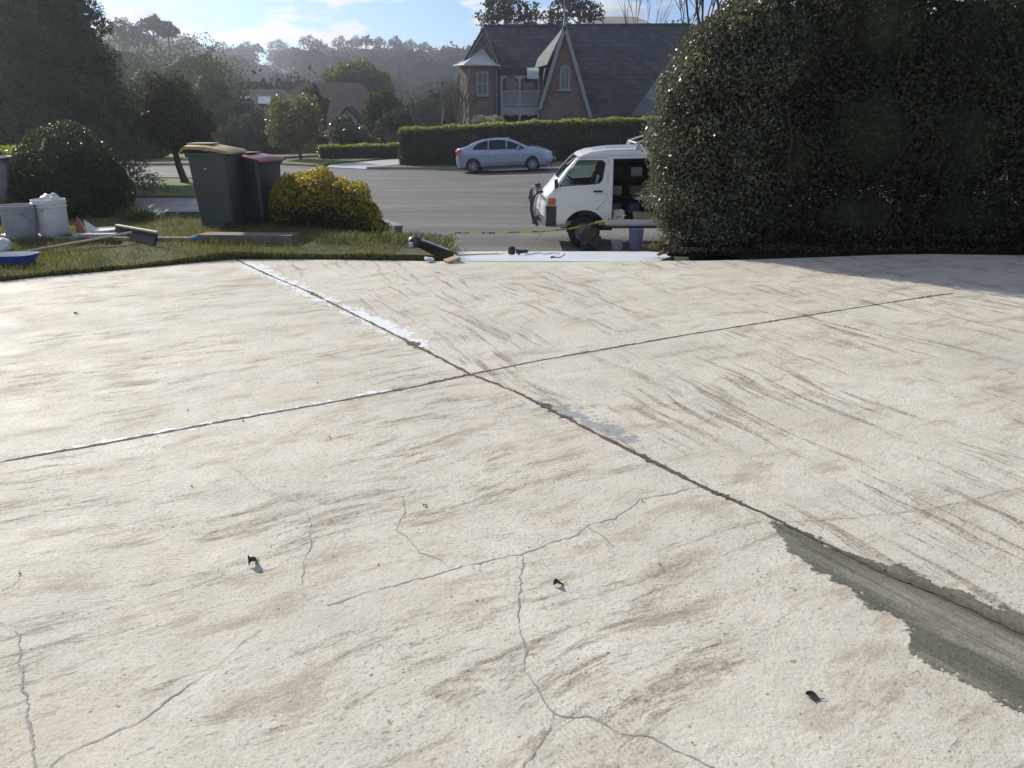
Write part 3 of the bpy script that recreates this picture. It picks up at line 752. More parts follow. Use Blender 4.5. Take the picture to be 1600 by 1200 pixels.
# ------------------------------------------------------------------ van
VX, VY = 0.535, 16.5
van = empty('van', (VX, VY, ROAD + 0.02), 0, 'white work van with black bull bar and open side door parked on the road', 'van')
W = 1.69
def van_def(c):
    x, y, z = c; cy = W / 2
    k = 1.0
    if z > 1.15: k -= 0.13 * ((z - 1.15) / 0.85) ** 1.4
    if x < 0.55: k -= 0.10 * ((0.55 - x) / 0.55) ** 2
    if z < 0.7: k -= 0.03 * ((0.7 - z) / 0.3) ** 2
    x2 = x + (0.16 * (abs(y - cy) / cy) ** 2.5) * max(0, 1 - x / 0.6) if x < 0.6 else x
    return Vector((x2, cy + (y - cy) * k, z))
sil = [(.02, .44), (-.02, .62), (0.0, .86), (.06, 1.06), (.20, 1.20), (.40, 1.42), (.75, 1.79), (.88, 1.885), (1.05, 1.945), (1.4, 1.995), (2.2, 2.02), (4.4, 2.0), (4.62, 1.95), (4.70, 1.8), (4.76, .95), (4.76, .46)]
def inset(poly, d, zmin=-9):
    """polygon moved inwards by d"""
    n = len(poly); P_ = [Vector(p) for p in poly]
    ar = sum(P_[i - 1].x * P_[i].y - P_[i].x * P_[i - 1].y for i in range(n)); sg = 1 if ar > 0 else -1
    out = []
    for i in range(n):
        e1 = (P_[i] - P_[i - 1]).normalized(); e2 = (P_[(i + 1) % n] - P_[i]).normalized()
        n1 = Vector((-e1.y, e1.x)) * sg; n2 = Vector((-e2.y, e2.x)) * sg
        b_ = (n1 + n2).normalized(); k = d / max(.5, b_.dot(n1))
        p = P_[i] + b_ * k; out.append((p.x, max(zmin, p.y)))
    return out
def loft_y(poly, W_, r, name, mat, parent):
    """silhouette given width W_ with edges rounded by r"""
    n = len(poly); lay = [(0, .95 * r), (.06 * r, .62 * r), (.25 * r, .28 * r), (.55 * r, .07 * r), (1.0 * r, 0)]
    lay = lay + [(W_ - y, d) for y, d in lay[::-1]]
    V, F = [], []
    for i, (y, d) in enumerate(lay):
        V += [(x, y, z) for x, z in inset(poly, d)]
        if i:
            for k in range(n): F.append((n * i - n + k, n * i - n + (k + 1) % n, n * i + (k + 1) % n, n * i + k))
    F.append(tuple(range(n))); F.append(tuple(range(n * len(lay) - 1, n * len(lay) - n - 1, -1)))
    return MB().add(V, F).build(name, mat, parent)
def pris(poly, y0, y1, name='cut'):
    return MB().prism(poly, y0, y1).build(name)
def cyl_y(x, z, r, y0, y1, n=36):
    return MB().lathe([(r, y0), (r, y1)], (x, 0, z), n, 'y').build('cut')
WIN = [(.38, 1.27), (.60, 1.52), (.775, 1.745), (.84, 1.77), (1.30, 1.77), (1.355, 1.72), (1.30, 1.40), (1.24, 1.335), (1.15, 1.32)]
OPEN = [(1.52, .60), (1.52, 1.80), (2.72, 1.82), (2.72, .60)]
RWIN = [(2.95, 1.32), (2.95, 1.76), (4.45, 1.76), (4.5, 1.32)]
WSH = [(.33, 1.47), (.50, 1.33), (.92, 1.74), (.74, 1.90)]
# plan: floor pan at z .52
def van_cutters(grow=0.0):
    cs = [pris(WIN, -.2, .3), pris(WIN, W - .3, W + .2), pris(OPEN, -.2, .35), pris(RWIN, -.2, .3), pris(RWIN, W - .3, W + .2), pris(WSH, .16, W - .16)]
    cs.append(MB().box((4.75, W / 2, 1.52), (.5, 1.3, .45)).build('cut'))
    for x in (.97, 3.35):
        cs.append(cyl_y(x, .34, .455 - grow, -.2, .30)); cs.append(cyl_y(x, .34, .455 - grow, W - .30, W + .2))
    return cs
body = loft_y(sil, W, .08, 'body', WHITE, None)
body = boolean(body, [pris(inset(sil, .045, .54), .045, W - .045)] + van_cutters())
body.parent = van
for ax, vals in ((2, (.6, .9, 1.15, 1.3, 1.45, 1.6, 1.75, 1.88)), (0, (.05, .12, .2, .3, .42, .55)), (1, (.15, .4, .85, 1.3, 1.55))): slice_mesh(body.data, ax, vals)
deform(body.data, van_def); smooth(body, 28)
ins2, ins3 = inset(sil, .047, .545), inset(sil, .062, .56)
lin = MB().prism(ins2, .047, W - .047).build('cabin_lining', LINING, None)
lin = boolean(lin, [pris(ins3, .062, W - .062)] + van_cutters(.02)); lin.parent = van
for ax, vals in ((2, (.6, .9, 1.15, 1.3, 1.45, 1.6, 1.75, 1.88)), (0, (.05, .12, .2, .3, .42, .55))): slice_mesh(lin.data, ax, vals)
deform(lin.data, van_def)
def vpart(name, mbx, mat, parent=None, bev=0, sm=False, warp=True):
    o = mbx.build(name, mat, parent or van, sm, bev)
    if warp: deform(o.data, van_def)
    return o
# windows
def pane(name, poly, y, parent=van, mat=GLASS):
    m_ = MB().prism(poly, y, y + .005); o = m_.build(name, mat, parent)
    slice_mesh(o.data, 2, (1.3, 1.45, 1.6, 1.75)); deform(o.data, van_def); return o
pane('side_window', WIN, .018); pane('side_window', WIN, W - .023); pane('side_window', RWIN, .018); pane('side_window', RWIN, W - .023)
ws = MB(); a, b = Vector((.425, 1.435)), Vector((.79, 1.80)); n_ = Vector((-.70, .70)) * .004
ws.prism([(a + n_)[:], (b + n_)[:], (b - n_)[:], (a - n_)[:]], .15, W - .15); o = ws.build('windscreen', GLASS, van); slice_mesh(o.data, 1, (.4, .85, 1.3)); slice_mesh(o.data, 2, (1.5, 1.65)); deform(o.data, van_def)
# rubber window surround, seams
def line_strip(name, pts, y, r, mat=DARK, n=5, parent=van):
    m_ = MB(); m_.tube([(p[0], y, p[1]) for p in pts], r, n); return vpart(name, m_, mat, parent)
line_strip('window_seal', WIN + [WIN[0]], -.001, .012)
line_strip('door_seam', [(.27, .47), (.27, 1.24), (.36, 1.27)], .004, .006)
line_strip('door_seam', [(.86, 1.815), (1.36, 1.83), (1.415, 1.80), (1.42, 1.4), (1.40, 1.1), (1.36, .98), (1.28, .88), (1.20, .80)], .003, .006)
line_strip('gutter', [(.56, 1.70), (.74, 1.83), (.95, 1.865), (1.4, 1.885), (2.5, 1.89), (4.6, 1.88)], -.012, .011, WHITE, 6)
line_strip('door_frame_seal', [(1.53, .6), (1.53, 1.80), (2.7, 1.82)], .004, .014)
m_ = MB().box((1.22, -.012, 1.17), (.19, .03, .035)); vpart('door_handle', m_, DARK, bev=.006)
m_ = MB().box((.15, .0, .66), (.27, .05, .42)); m_.box((.15, .84, .62), (.20, 1.60, .26)); o = vpart('bumper', m_, DARK, bev=.0)
m_ = MB().box((.165, -.004, .96), (.20, .05, .14)); vpart('indicator', m_, ORANGE, bev=.008)
m_ = MB().box((.06, .33, .95), (.06, .30, .14)); vpart('headlight', m_, LENS, bev=.01)
m_ = MB().box((.06, W - .33, .95), (.06, .30, .14)); vpart('headlight', m_, LENS, bev=.01)
m_ = MB().box((.43, .02, .475), (.34, .05, .06)); vpart('side_step', m_, simple('step_trim', (.3, .28, .2), .6))
# mirror
m_ = MB().box((.36, -.10, 1.33), (.07, .12, .17)); m_.tube([(.42, 0, 1.29), (.37, -.08, 1.31)], .014, 6); vpart('mirror', m_, DARK, bev=0, warp=False)
# bull bar
bb = MB(); prof = [(.10, 1.17), (-.03, 1.14), (-.115, 1.02), (-.14, .82), (-.10, .64), (.0, .47)]
for y in (.06, .58, 1.11, 1.63): bb.tube([(p[0], y, p[1]) for p in prof], .032 if y in (.06, 1.63) else .022, 8)
for p in (prof[1], prof[3], prof[4]): bb.tube([(p[0], .06, p[1]), (p[0], 1.63, p[1])], .028, 8)
bb.box((-.06, .84, .58), (.10, 1.55, .16))
bbo = bb.build('bull_bar', simple('black_coated_steel', (.03, .03, .032), .3, .3, var=.3, bump=.05), van, True)
m_ = MB().tube([(.08, .10, 1.19), (.0, .13, 1.16), (-.06, .12, 1.08), (-.09, .09, .9), (-.07, .08, .78)], .014, 6); m_.build('bright_brace', CHROME, bbo, True)
# wheels
def wheel(parent, x, y, z, r, wd, rimmat, spokes=0, face=-1, name='wheel'):
    w_ = empty(name, (x, y, z)); w_.parent = parent
    t = MB().lathe([(r * .60, -wd / 2), (r * .88, -wd / 2), (r * .97, -wd * .40), (r, -wd * .25), (r, wd * .25), (r * .97, wd * .40), (r * .88, wd / 2), (r * .60, wd / 2)], n=32, ax='y', close=False)
    t.build('tyre', RUB, w_, True)
    q = MB(); f = face * wd / 2
    q.lathe([(r * .62, -wd * .46), (r * .62, wd * .46)], n=28, ax='y', close=False)
    if spokes:
        q.lathe([(r * .65, f * .98), (r * .58, f * .9), (r * .56, f * .5)], n=28, ax='y', close=False)
        for k in range(spokes):
            a = 2 * math.pi * k / spokes
            for da in (-.11, .11):
                q.beam((r * .12 * math.cos(a), f * .80, r * .12 * math.sin(a)), (r * .60 * math.cos(a + da), f * .88, r * .60 * math.sin(a + da)), r * .07, r * .09, (0, 1, 0))
        q.lathe([(0.001, f * .9), (r * .14, f * .9), (r * .16, f * .7)], n=14, ax='y', close=False)
        MB().lathe([(r * .60, f * .35), (0.001, f * .35)], n=20, ax='y', close=False).build('brake_cover', DARK, w_, True)
    else:
        q.lathe([(r * .62, f * .85), (r * .55, f * .55), (r * .35, f * .45), (r * .28, f * .8), (0.001, f * .85)], n=24, ax='y', close=False)
    q.build('rim', rimmat, w_, True, ang=30)
    return w_
for x in (.97, 3.35):
    wheel(van, x, .16, .33, .33, .19, STEEL); wheel(van, x, W - .16, .33, .33, .19, STEEL, face=1)
ax_ = MB()
for x in (.97, 3.35): ax_.tube([(x, .2, .33), (x, W - .2, .33)], .05, 8)
ax_.box((2.2, W / 2, .44), (3.4, .9, .14)); ax_.box((1.2, W / 2, .42), (.8, .7, .22)); ax_.build('chassis', DARK, van)
# roof rack
rk = MB()
for x in (2.02, 3.6):
    for y in (.14, W - .14):
        rk.prism([(x - .10, 1.875), (x - .035, 2.08), (x + .03, 2.08), (x + .11, 1.875)], y - .03, y + .0)
    rk.tube([(x, .10, 2.10), (x, W - .10, 2.10)], .02, 6)
rk.tube([(1.97, .12, 2.10), (2.40, .12, 2.27), (4.4, .12, 2.30)], .020, 8); rk.tube([(2.0, W - .12, 2.1), (2.5, W - .12, 2.27), (4.4, W - .12, 2.30)], .018, 8)
rk.tube([(2.4, .12, 2.27), (2.4, W - .12, 2.27)], .016, 6)
rk.build('roof_rack', simple('grey_rack_paint', (.5, .51, .52), .4, .3), van, True)
rb = MB()
for y in (.25, .42, .59, .76, .93, 1.10, 1.27, 1.44): rb.tube([(1.15, y, 1.955), (1.5, y, 2.003), (2.2, y, 2.024), (4.35, y, 2.005)], .012, 6)
rb.build('roof_rib', WHITE, van, True)
# cab: seats, steering wheel, dash
def seat(y):
    s_ = MB(); s_.box((1.02, y, .92), (.46, .46, .14)); s_.box((1.26, y, 1.20), (.12, .46, .52), Matrix.Rotation(R(12), 3, 'Y')); s_.box((1.33, y, 1.53), (.09, .26, .17), Matrix.Rotation(R(12), 3, 'Y'))
    s_.box((1.05, y, .74), (.4, .42, .24))
    return s_.build('seat', simple('seat_cloth', (.06, .06, .065), .9), van, bev=.03)
seat(.42); seat(1.27)
m_ = MB().box((.50, W / 2, 1.10), (.26, 1.45, .22)); m_.build('dashboard', DARK, van, bev=.05)
c = Vector((.80, 1.24, 1.30)); nrmv = Vector((.5, 0, .86)).normalized(); u1 = Vector((0, 1, 0)); u2 = nrmv.cross(u1)
m_ = MB().tube([c + (u1 * math.cos(a) + u2 * math.sin(a)) * .19 for a in [k * math.pi / 12 for k in range(25)]], .014, 6, False)
m_.tube([c, c - nrmv * .25], .025, 6); m_.tube([c - u1 * .18, c + u1 * .18], .012, 5); m_.build('steering_wheel', DARK, van, True)
# things kept in the back of the van
def tubb(name, loc, r, hh, mat, label, cat, taper=.9, lid=None, group=None, handle=True):
    o = empty(name, loc, random.uniform(0, 6), label, cat, group)
    b_ = MB().lathe([(r * taper * .96, 0), (r * taper, .012), (r * .985, hh * .80), (r * 1.05, hh * .80), (r * 1.05, hh * .83), (r, hh * .84), (r, hh * .90), (r * 1.05, hh * .90), (r * 1.05, hh * .93), (r, hh * .94), (r * 1.02, hh), (r * .97, hh), (r * .95, hh * .9), (r * taper * .92, .02), (0.001, .02)], n=28, close=False)
    b_.build('tub', mat, o, True, ang=30)
    if lid: MB().lathe([(r * 1.06, hh * .96), (r * 1.07, hh * 1.0), (r * 1.0, hh * 1.02), (r * .94, hh * 1.005), (0.001, hh * 1.01)], n=28, close=False).build('lid', lid, o, True)
    if handle: MB().tube([(r * 1.04 * math.cos(a), -.02 - .10 * math.sin(a), hh * .86 - .13 * math.sin(a)) for a in [k * math.pi / 10 for k in range(11)]], .004, 5).build('handle', CHROME, o, True)
    return o
PWHITE = simple('white_plastic', (.62, .62, .60), .45, var=.12, scale=5)
PGREY = simple('grey_plastic', (.42, .42, .44), .5, var=.15, scale=5)
PBLUE = simple('lilac_plastic', (.20, .22, .33), .5, var=.12, scale=4)
TAN = simple('cardboard', (.30, .24, .16), .85, var=.15)
fz = ROAD + .02 + .56
def crate(name, c, d, mat, label, cat, rz=0, group=None, open_top=True):
    o = empty(name, c, rz, label, cat, group); x, y, z = d; t_ = .012
    b_ = MB(); b_.box((0, 0, t_ / 2 + .0), (x, y, t_))
    for s_ in (-1, 1):
        b_.box((s_ * (x / 2 - t_ / 2), 0, z / 2 + t_ * .5), (t_, y, z - t_)); b_.box((0, s_ * (y / 2 - t_ / 2), z / 2 + t_ * .5), (x - 2 * t_ - .001, t_, z - t_))
    b_.build('shell', mat, o)
    r_ = MB()
    for s_ in (-1, 1):
        r_.box((s_ * (x / 2 + .004), 0, z - .012), (.012, y + .02, .02)); r_.box((0, s_ * (y / 2 + .004), z - .012), (x - .006, .012, .02))
    r_.build('rim', mat, o)
    if not open_top: MB().box((0, 0, z + .004), (x - .004, y - .004, .008)).build('lid', mat, o)
    return o
crate('crate', (VX + 1.67, VY + .20, fz), (.22, .24, .20), PWHITE, 'small whitish box just inside the sliding door of the white van', 'box', .1, open_top=False)
crate('crate', (VX + 2.2, VY + .22, fz), (.40, .28, .16), TAN, 'tan carton on the floor of the white van beside the leaves', 'box', -.05, open_top=False)
crate('crate', (VX + 2.35, VY + .55, fz + .40), (.6, .35, .05), PGREY, 'flat grey tray sticking out of the van at shelf height', 'tray', .0, open_top=True)
sh = empty('shelving', (VX + 2.2, VY + 1.25, fz), 0, 'dark shelving full of gear along the far wall inside the white van', 'shelving')
m_ = MB()
for z in (.02, .40, .80): m_.box((0, 0, z), (1.2, .42, .02))
for x in (-.6, .6): m_.box((x, 0, .52), (.02, .42, 1.04))
m_.build('frame', LINING, sh)
for i in range(9):
    z = (.03, .41, .81)[i % 3]; m_ = MB().box((-.45 + .42 * (i // 3) + random.uniform(-.03, .03), 0, z + .11), (.24, .3, .2)); m_.build('carton', [TAN, PGREY, LINING, PBLUE][i % 4], sh, bev=.01)
m_ = empty('shelf_panel', (0, 0, 0)); bpy.data.objects.remove(m_)
tubb('drum', (VX + 2.03, VY - .10, ROAD + .02), .145, .42, PBLUE, 'tall lilac plastic drum standing on the road beside the open van door', 'bucket', .96, lid=PBLUE, handle=False)
tubb('bucket', (VX + 1.64, VY - .16, ROAD + .02), .125, .20, PGREY, 'short pale grey bucket standing in the shade beside the van', 'bucket', .9)
# crumpled sack against the front wheel
def blob(name, c, r, mat, amp=.25, freq=3.0, n=26, parent=None, seed=0, flat=None):
    V, F = ball_quads((0, 0, 0), (1, 1, 1), 0, n, n // 2 + 3)
    out = []
    for p in V:
        d = Vector(p); k = 1 + amp * (mnoise.noise(d * freq + Vector((seed, 0, 0))) + .5 * mnoise.noise(d * freq * 2.7 + Vector((0, seed, 0))) + .3 * mnoise.noise(d * freq * 6 + Vector((0, 0, seed))))
        q = Vector((c[0] + d.x * r[0] * k, c[1] + d.y * r[1] * k, c[2] + d.z * r[2] * k))
        if flat is not None: q.z = max(q.z, flat)
        out.append(q[:])
    o = quads_mesh(name, np.array(out), F, mat, parent); return smooth(o, 180)
def mottled(name, cols, sc_=14):
    m_, n, out = newmat(name); t = NT(n); p = t.obj()
    c = t.ramp(t.noise(p, sc_, 3, .6, .8), [(.35 + .1 * i, cc) for i, cc in enumerate(cols)]); t.pbr(out, c, .85, 0, t.bump(t.noise(p, 30, 4), .5, .01)); return m_
SACK = mottled('mottled_cloth', [(.02, .022, .018), (.05, .045, .035), (.09, .07, .06), (.035, .03, .03)])
o = blob('sack', (0, 0, .17), (.21, .19, .26), SACK, .55, 2.6, flat=0.0, seed=4); o.location = (VX + 1.05, VY - .24, ROAD + .02)
tag(o, 'dark mottled sack heaped against the front wheel of the white van', 'sack')

# ------------------------------------------------------------------ sedan
car = empty('car', (0, 0, 0), 0, 'silver blue sedan parked at the far kerb in front of the clipped hedge', 'car')
CW = 1.75
def car_def(c):
    x, y, z = c; cy = CW / 2; k = 1.0
    if z > .85: k -= .26 * min(1, (z - .85) / .58) ** 1.15
    elif z < .45: k -= .05 * ((.45 - z) / .25)
    if x > 3.7: k -= .16 * ((x - 3.7) / .83) ** 2
    if x < .6: k -= .12 * ((.6 - x) / .6) ** 2
    x2 = x
    e = (abs(y - cy) / cy) ** 2.6
    if x > 3.6: x2 = x - .34 * e * ((x - 3.6) / .93) ** 1.5
    if x < .8: x2 = x + .20 * e * ((.8 - x) / .8) ** 1.5
    return Vector((x2, cy + (y - cy) * k, z))
csil = [(.10, .26), (.02, .42), (.0, .60), (.05, .80), (.03, .98), (.10, 1.075), (.36, 1.10), (.62, 1.16), (.95, 1.31), (1.25, 1.40), (1.60, 1.445), (2.05, 1.455), (2.45, 1.42), (2.80, 1.32), (3.15, 1.16), (3.45, 1.02), (3.80, .97), (4.12, .89), (4.36, .78), (4.49, .66), (4.54, .50), (4.52, .34), (4.40, .22), (2.3, .20)]
cb = loft_y(csil, CW, .07, 'body', CARP, car)
cb = boolean(cb, [cyl_y(x, .31, .355, ya, yb) for x in (.90, 3.58) for ya, yb in ((-.2, .28), (CW - .28, CW + .2))])
for ax, vals in ((2, (.3, .45, .62, .74, .85, .95, 1.05, 1.15, 1.25, 1.35)), (0, (.1, .25, .4, .6, .8, 3.7, 3.9, 4.1, 4.25, 4.4)), (1, (.12, .3, .6, .88, 1.15, 1.45, 1.63))): slice_mesh(cb.data, ax, vals)
deform(cb.data, car_def); smooth(cb, 32)
def cpart(name, poly, y0, y1, mat, parent=car, sl=(.3, .62, .85, .95, 1.05, 1.15, 1.25, 1.35)):
    o = MB().prism(poly, y0, y1).build(name, mat, parent); slice_mesh(o.data, 2, sl); slice_mesh(o.data, 0, (.15, .3, .6, 3.8, 4.1, 4.3)); slice_mesh(o.data, 1, (.1, .3, .6, .88, 1.15, 1.45, 1.65)) if y1 - y0 > .5 else None
    deform(o.data, car_def); return o
cw1 = [(.92, 1.01), (.98, 1.14), (1.20, 1.285), (1.50, 1.36), (1.60, 1.37), (1.60, .99)]
cw2 = [(1.64, .99), (1.64, 1.375), (2.05, 1.385), (2.40, 1.35), (2.42, .98)]
cw3 = [(2.46, .98), (2.46, 1.34), (2.78, 1.235), (3.10, 1.08), (3.24, 1.00), (3.22, .975)]
for i, ww in enumerate((cw1, cw2, cw3)):
    cpart('side_window', ww, -.005, .01, TINT); cpart('side_window', ww, CW - .01, CW + .005, TINT)
def slope_panel(name, a, b, y0, y1, mat, off=.006):
    a, b = Vector(a), Vector(b); d = (b - a).normalized(); n = Vector((-d.y, d.x))
    if n.y < 0: n = -n
    return cpart(name, [(a + n * off)[:], (b + n * off)[:], (b - n * .01)[:], (a - n * .01)[:]], y0, y1, mat)
slope_panel('windscreen', (2.52, 1.408), (2.80, 1.322), .17, CW - .17, TINT); slope_panel('windscreen', (2.80, 1.322), (3.40, 1.045), .12, CW - .12, TINT)
slope_panel('rear_window', (.60, 1.155), (1.18, 1.385), .2, CW - .2, TINT)
for y in (.02, CW - .02):
    s_ = -1 if y < 1 else 1
    cpart('headlight', [(3.98, .80), (4.05, .86), (4.40, .755), (4.50, .66), (4.30, .68)], min(y + s_ * .025, y + .30 * -s_), max(y + s_ * .025, y + .30 * -s_), LENS)
    cpart('tail_light', [(.02, .80), (.0, .96), (.09, 1.05), (.34, .98), (.22, .86)], min(y + s_ * .025, y + .3 * -s_), max(y + s_ * .025, y + .3 * -s_), REDL)
cpart('grille', [(4.48, .55), (4.44, .74), (4.475, .745), (4.535, .56)], .45, CW - .45, DARK)
cpart('air_intake', [(4.44, .26), (4.50, .44), (4.555, .44), (4.52, .28)], .30, CW - .30, DARK)
for y0, y1 in ((.015, .34), (CW - .34, CW - .015)):
    cpart('fog_light', [(4.25, .30), (4.28, .42), (4.555, .43), (4.52, .30)], y0, y1, DARK)
cpart('sill', [(1.25, .20), (1.25, .29), (3.22, .29), (3.22, .20)], -.006, .03, simple('dark_sill', (.05, .055, .06), .5))  # darker strip along the near sill
for x in (1.62, 2.44): 
    m_ = MB().tube([(x, -.001, z) for z in (.32, .6, .85, .98)], .005, 4); o = m_.build('door_seam', DARK, car); deform(o.data, car_def)
m_ = MB().tube([(2.44, -.001, .33), (3.0, -.001, .33), (3.17, -.001, .5), (3.24, -.001, .75), (3.25, -.001, .95)], .005, 4); o = m_.build('door_seam', DARK, car); deform(o.data, car_def)
for x in (1.50, 2.30): m_ = MB().box((x, -.012, .90), (.16, .02, .025)); o = m_.build('door_handle', CARP, car, bev=.005)
m_ = MB().box((2.98, -.08, 1.03), (.12, .19, .12)); o = m_.build('mirror', CARP, car, bev=.03)
m_ = MB().box((2.98, CW + .08, 1.03), (.12, .19, .12)); o = m_.build('mirror', CARP, car, bev=.03)
m_ = MB().box((4.53, CW / 2, .47), (.02, .36, .11)); m_.build('number_plate', PWHITE, car)
for x in (.90, 3.58): wheel(car, x, .12, .31, .31, .20, RIM, 7); wheel(car, x, CW - .12, .31, .31, .20, RIM, 7, 1)
m_ = MB().box((2.2, CW / 2, .24), (3.9, 1.3, .1)); m_.tube([(.9, .2, .31), (.9, CW - .2, .31)], .04, 6); m_.tube([(3.58, .2, .31), (3.58, CW - .2, .31)], .04, 6); m_.build('underbody', DARK, car)
p0 = D(711, 270, 36.7)
yaw = R(-7.5); zl, zr = h(-1.6, 36.8) + .02, h(2, 36.5) + .02
car.location = (-2.62, 36.55, h(-1.7, 36.6) + .02 - .03)
car.rotation_euler = (0, -math.atan2(h(1.0, 36.3) - h(-1.7, 36.6), 2.7), yaw)

# ------------------------------------------------------------------ wheelie bins
BINM = simple('bin_green', (.045, .060, .052), .42, var=.2, scale=2.5, bump=.12, bs=40)
BINM2 = simple('bin_dark', (.042, .05, .048), .42, var=.2, scale=2.5, bump=.12, bs=40)
def bin_(loc, rz, wd, dp, ht, lidmat, bodymat, label, logo):
    o = empty('wheelie_bin', loc, rz, label, 'bin', 'wheelie bins at the edge of the lawn')
    # local: front of the bin looks to -x, back (wheels) at +x
    def ring(z, fx, bx, hw, r):
        pts = []
        for cx_, cy_, a0 in ((bx - r, hw - r, 0), (fx + r, hw - r, 90), (fx + r, -hw + r, 180), (bx - r, -hw + r, 270)):
            for k in range(4):
                a = R(a0 + k * 30); pts.append((cx_ + r * math.cos(a), cy_ + r * math.sin(a), z))
        return pts
    zs = [(0.03, .87, .84), (.06, .86, .83), (ht * .5, .93, .92), (ht * .90, .98, 1.0), (ht * .90, 1.03, 1.04), (ht * .955, 1.05, 1.06)]
    V, F = [], []
    bx = dp * .42
    for i, (z, kx, ky) in enumerate(zs):
        V += ring(z, bx - dp * .86 * kx, bx + (.012 if i > 3 else 0), wd / 2 * ky, .05)
        if i:
            for k in range(16): F.append((16 * i - 16 + k, 16 * i - 16 + (k + 1) % 16, 16 * i + (k + 1) % 16, 16 * i + k))
    F.append(tuple(range(15, -1, -1))); F.append(tuple(range(80, 96)))
    MB().add(V, F).build('tub', bodymat, o, True, ang=35)
    # lid: rises to the middle, hangs over the front
    L_ = []; F = []; n = 0
    prof = [(bx + .07, ht * .950), (bx + .03, ht * .975), (bx - .10, ht * .995), (bx - .30 * dp / .7, ht * 1.02), (bx - .60 * dp / .7, ht * 1.025), (bx - dp * .93, ht * .995), (bx - dp * .965, ht * .975), (bx - dp * .97, ht * .950)]
    for i, (x, z) in enumerate(prof):
        for j, (yy, dz) in enumerate(((-1.07, -.022), (-1.05, 0), (-.6, .012), (0, .016), (.6, .012), (1.05, 0), (1.07, -.022))):
            L_.append((x, wd / 2 * yy, z + dz * (1 if 0 < i < 7 else 0)))
        if i:
            for k in range(6): F.append((7 * i - 7 + k, 7 * i - 6 + k, 7 * i + 1 + k, 7 * i + k))
    nb = len(L_); L_ += [(x, y, z - .012) for x, y, z in L_]; F2 = [tuple(q + nb for q in reversed(f)) for f in F]
    rim = [i for i in range(7)] + [7 * i + 6 for i in range(1, 8)] + [7 * 7 + k for k in range(5, -1, -1)] + [7 * i for i in range(6, 0, -1)]
    F3 = [(rim[i], rim[(i + 1) % len(rim)], rim[(i + 1) % len(rim)] + nb, rim[i] + nb) for i in range(len(rim))]
    MB().add(L_, F + F2 + F3).build('lid', lidmat, o, True, ang=40)
    MB().box((bx - .36, 0, ht * 1.035 + .012), (.30, wd * .5, .012)).build('lid_panel', lidmat, o, bev=.004)
    m_ = MB().tube([(bx + .0, -wd * .40, ht * .90), (bx + .045, -wd * .40, ht * .93), (bx + .045, wd * .40, ht * .93), (bx, wd * .40, ht * .90)], .016, 8); m_.build('handle', bodymat, o, True)
    m_ = MB().tube([(bx - .03, -wd * .50, .10), (bx - .03, wd * .50, .10)], .012, 8); m_.build('axle', CHROME, o, True)
    for s_ in (-1, 1):
        m_ = MB().lathe([(.001, -.02), (.03, -.024), (.075, -.022), (.098, -.02), (.10, -.012), (.10, .012), (.098, .02), (.075, .022), (.03, .024), (.001, .02)], (bx - .03, s_ * wd * .47, .10), 22, 'y', False); m_.build('wheel', RUB, o, True)
    if logo:   # pale round council emblem on the side, an arrow ring
        m_ = MB(); yy = -wd / 2 * .955; cz = ht * .80; cx_ = bx - .27
        for k in range(3):
            a0 = k * 2.094 + .3
            for j in range(6):
                a, b_ = a0 + j * .26, a0 + (j + 1) * .26
                m_.add([(cx_ + r_ * math.cos(t_), yy - .006, cz + r_ * math.sin(t_)) for r_, t_ in ((.018, a), (.032, a), (.032, b_), (.018, b_))], [(0, 1, 2, 3)])
        m_.build('emblem', PWHITE, o)
    return o
YLID = simple('yellow_lid', (.34, .24, .08), .4, var=.12, scale=3, bump=.06)
RLID = simple('red_lid', (.17, .045, .042), .4, var=.12, scale=3, bump=.06)
bin_((-3.67, 10.12, -.02), R(-2), .56, .56, 1.06, YLID, BINM, 'large dark green wheelie bin with a yellow lid on the timber edging', True)
bin_((-3.36, 10.62, -.02), R(-22), .50, .60, .93, RLID, BINM2, 'smaller dark wheelie bin with a red lid, beside the golden bush', False)

# ------------------------------------------------------------------ plants near the lawn
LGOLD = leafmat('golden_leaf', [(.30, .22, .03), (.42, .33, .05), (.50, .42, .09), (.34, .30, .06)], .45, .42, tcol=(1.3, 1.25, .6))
LMID = leafmat('bush_leaf', [(.05, .055, .018), (.085, .085, .025), (.13, .11, .03), (.17, .13, .03)], .3, .4)
LDARK = leafmat('dense_leaf', [(.035, .048, .028), (.05, .064, .034), (.06, .075, .038), (.075, .085, .04)], .25, .45, .25)
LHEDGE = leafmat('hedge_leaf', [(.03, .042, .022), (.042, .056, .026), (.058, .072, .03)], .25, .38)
LHSUN = leafmat('hedge_sunlit_leaf', [(.15, .17, .045), (.21, .23, .06), (.26, .26, .09)], .45, .45)  # paler hedge leaves: sun on the clipped tops put into the colour
LIVY = leafmat('glossy_leaf', [(.045, .052, .032), (.08, .09, .055), (.14, .15, .095), (.22, .225, .15)], .34, .34, .5, (1.25, 1.3, .85))
LTHICK = leafmat('thicket_leaf', [(.05, .062, .04), (.07, .078, .05), (.085, .08, .055), (.08, .095, .055)], .3, .65, .04)  # leaf colour lifted to stand in for veiling glare
LCON = leafmat('conifer_leaf', [(.055, .075, .055), (.07, .09, .062), (.09, .105, .07)], .15, .6, .2)  # green lightened to carry the glare that veils the conifer
LGUM = leafmat('gum_leaf', [(.05, .065, .042), (.065, .078, .048), (.08, .085, .055), (.07, .065, .05)], .2, .7, .1)
LOLIVE = leafmat('olive_leaf', [(.09, .11, .03), (.13, .145, .04), (.16, .165, .05)], .4, .5, .3)
BARK = simple('bark', (.06, .048, .036), .9, var=.35, scale=9, bump=.6, bs=35, dist=.02)
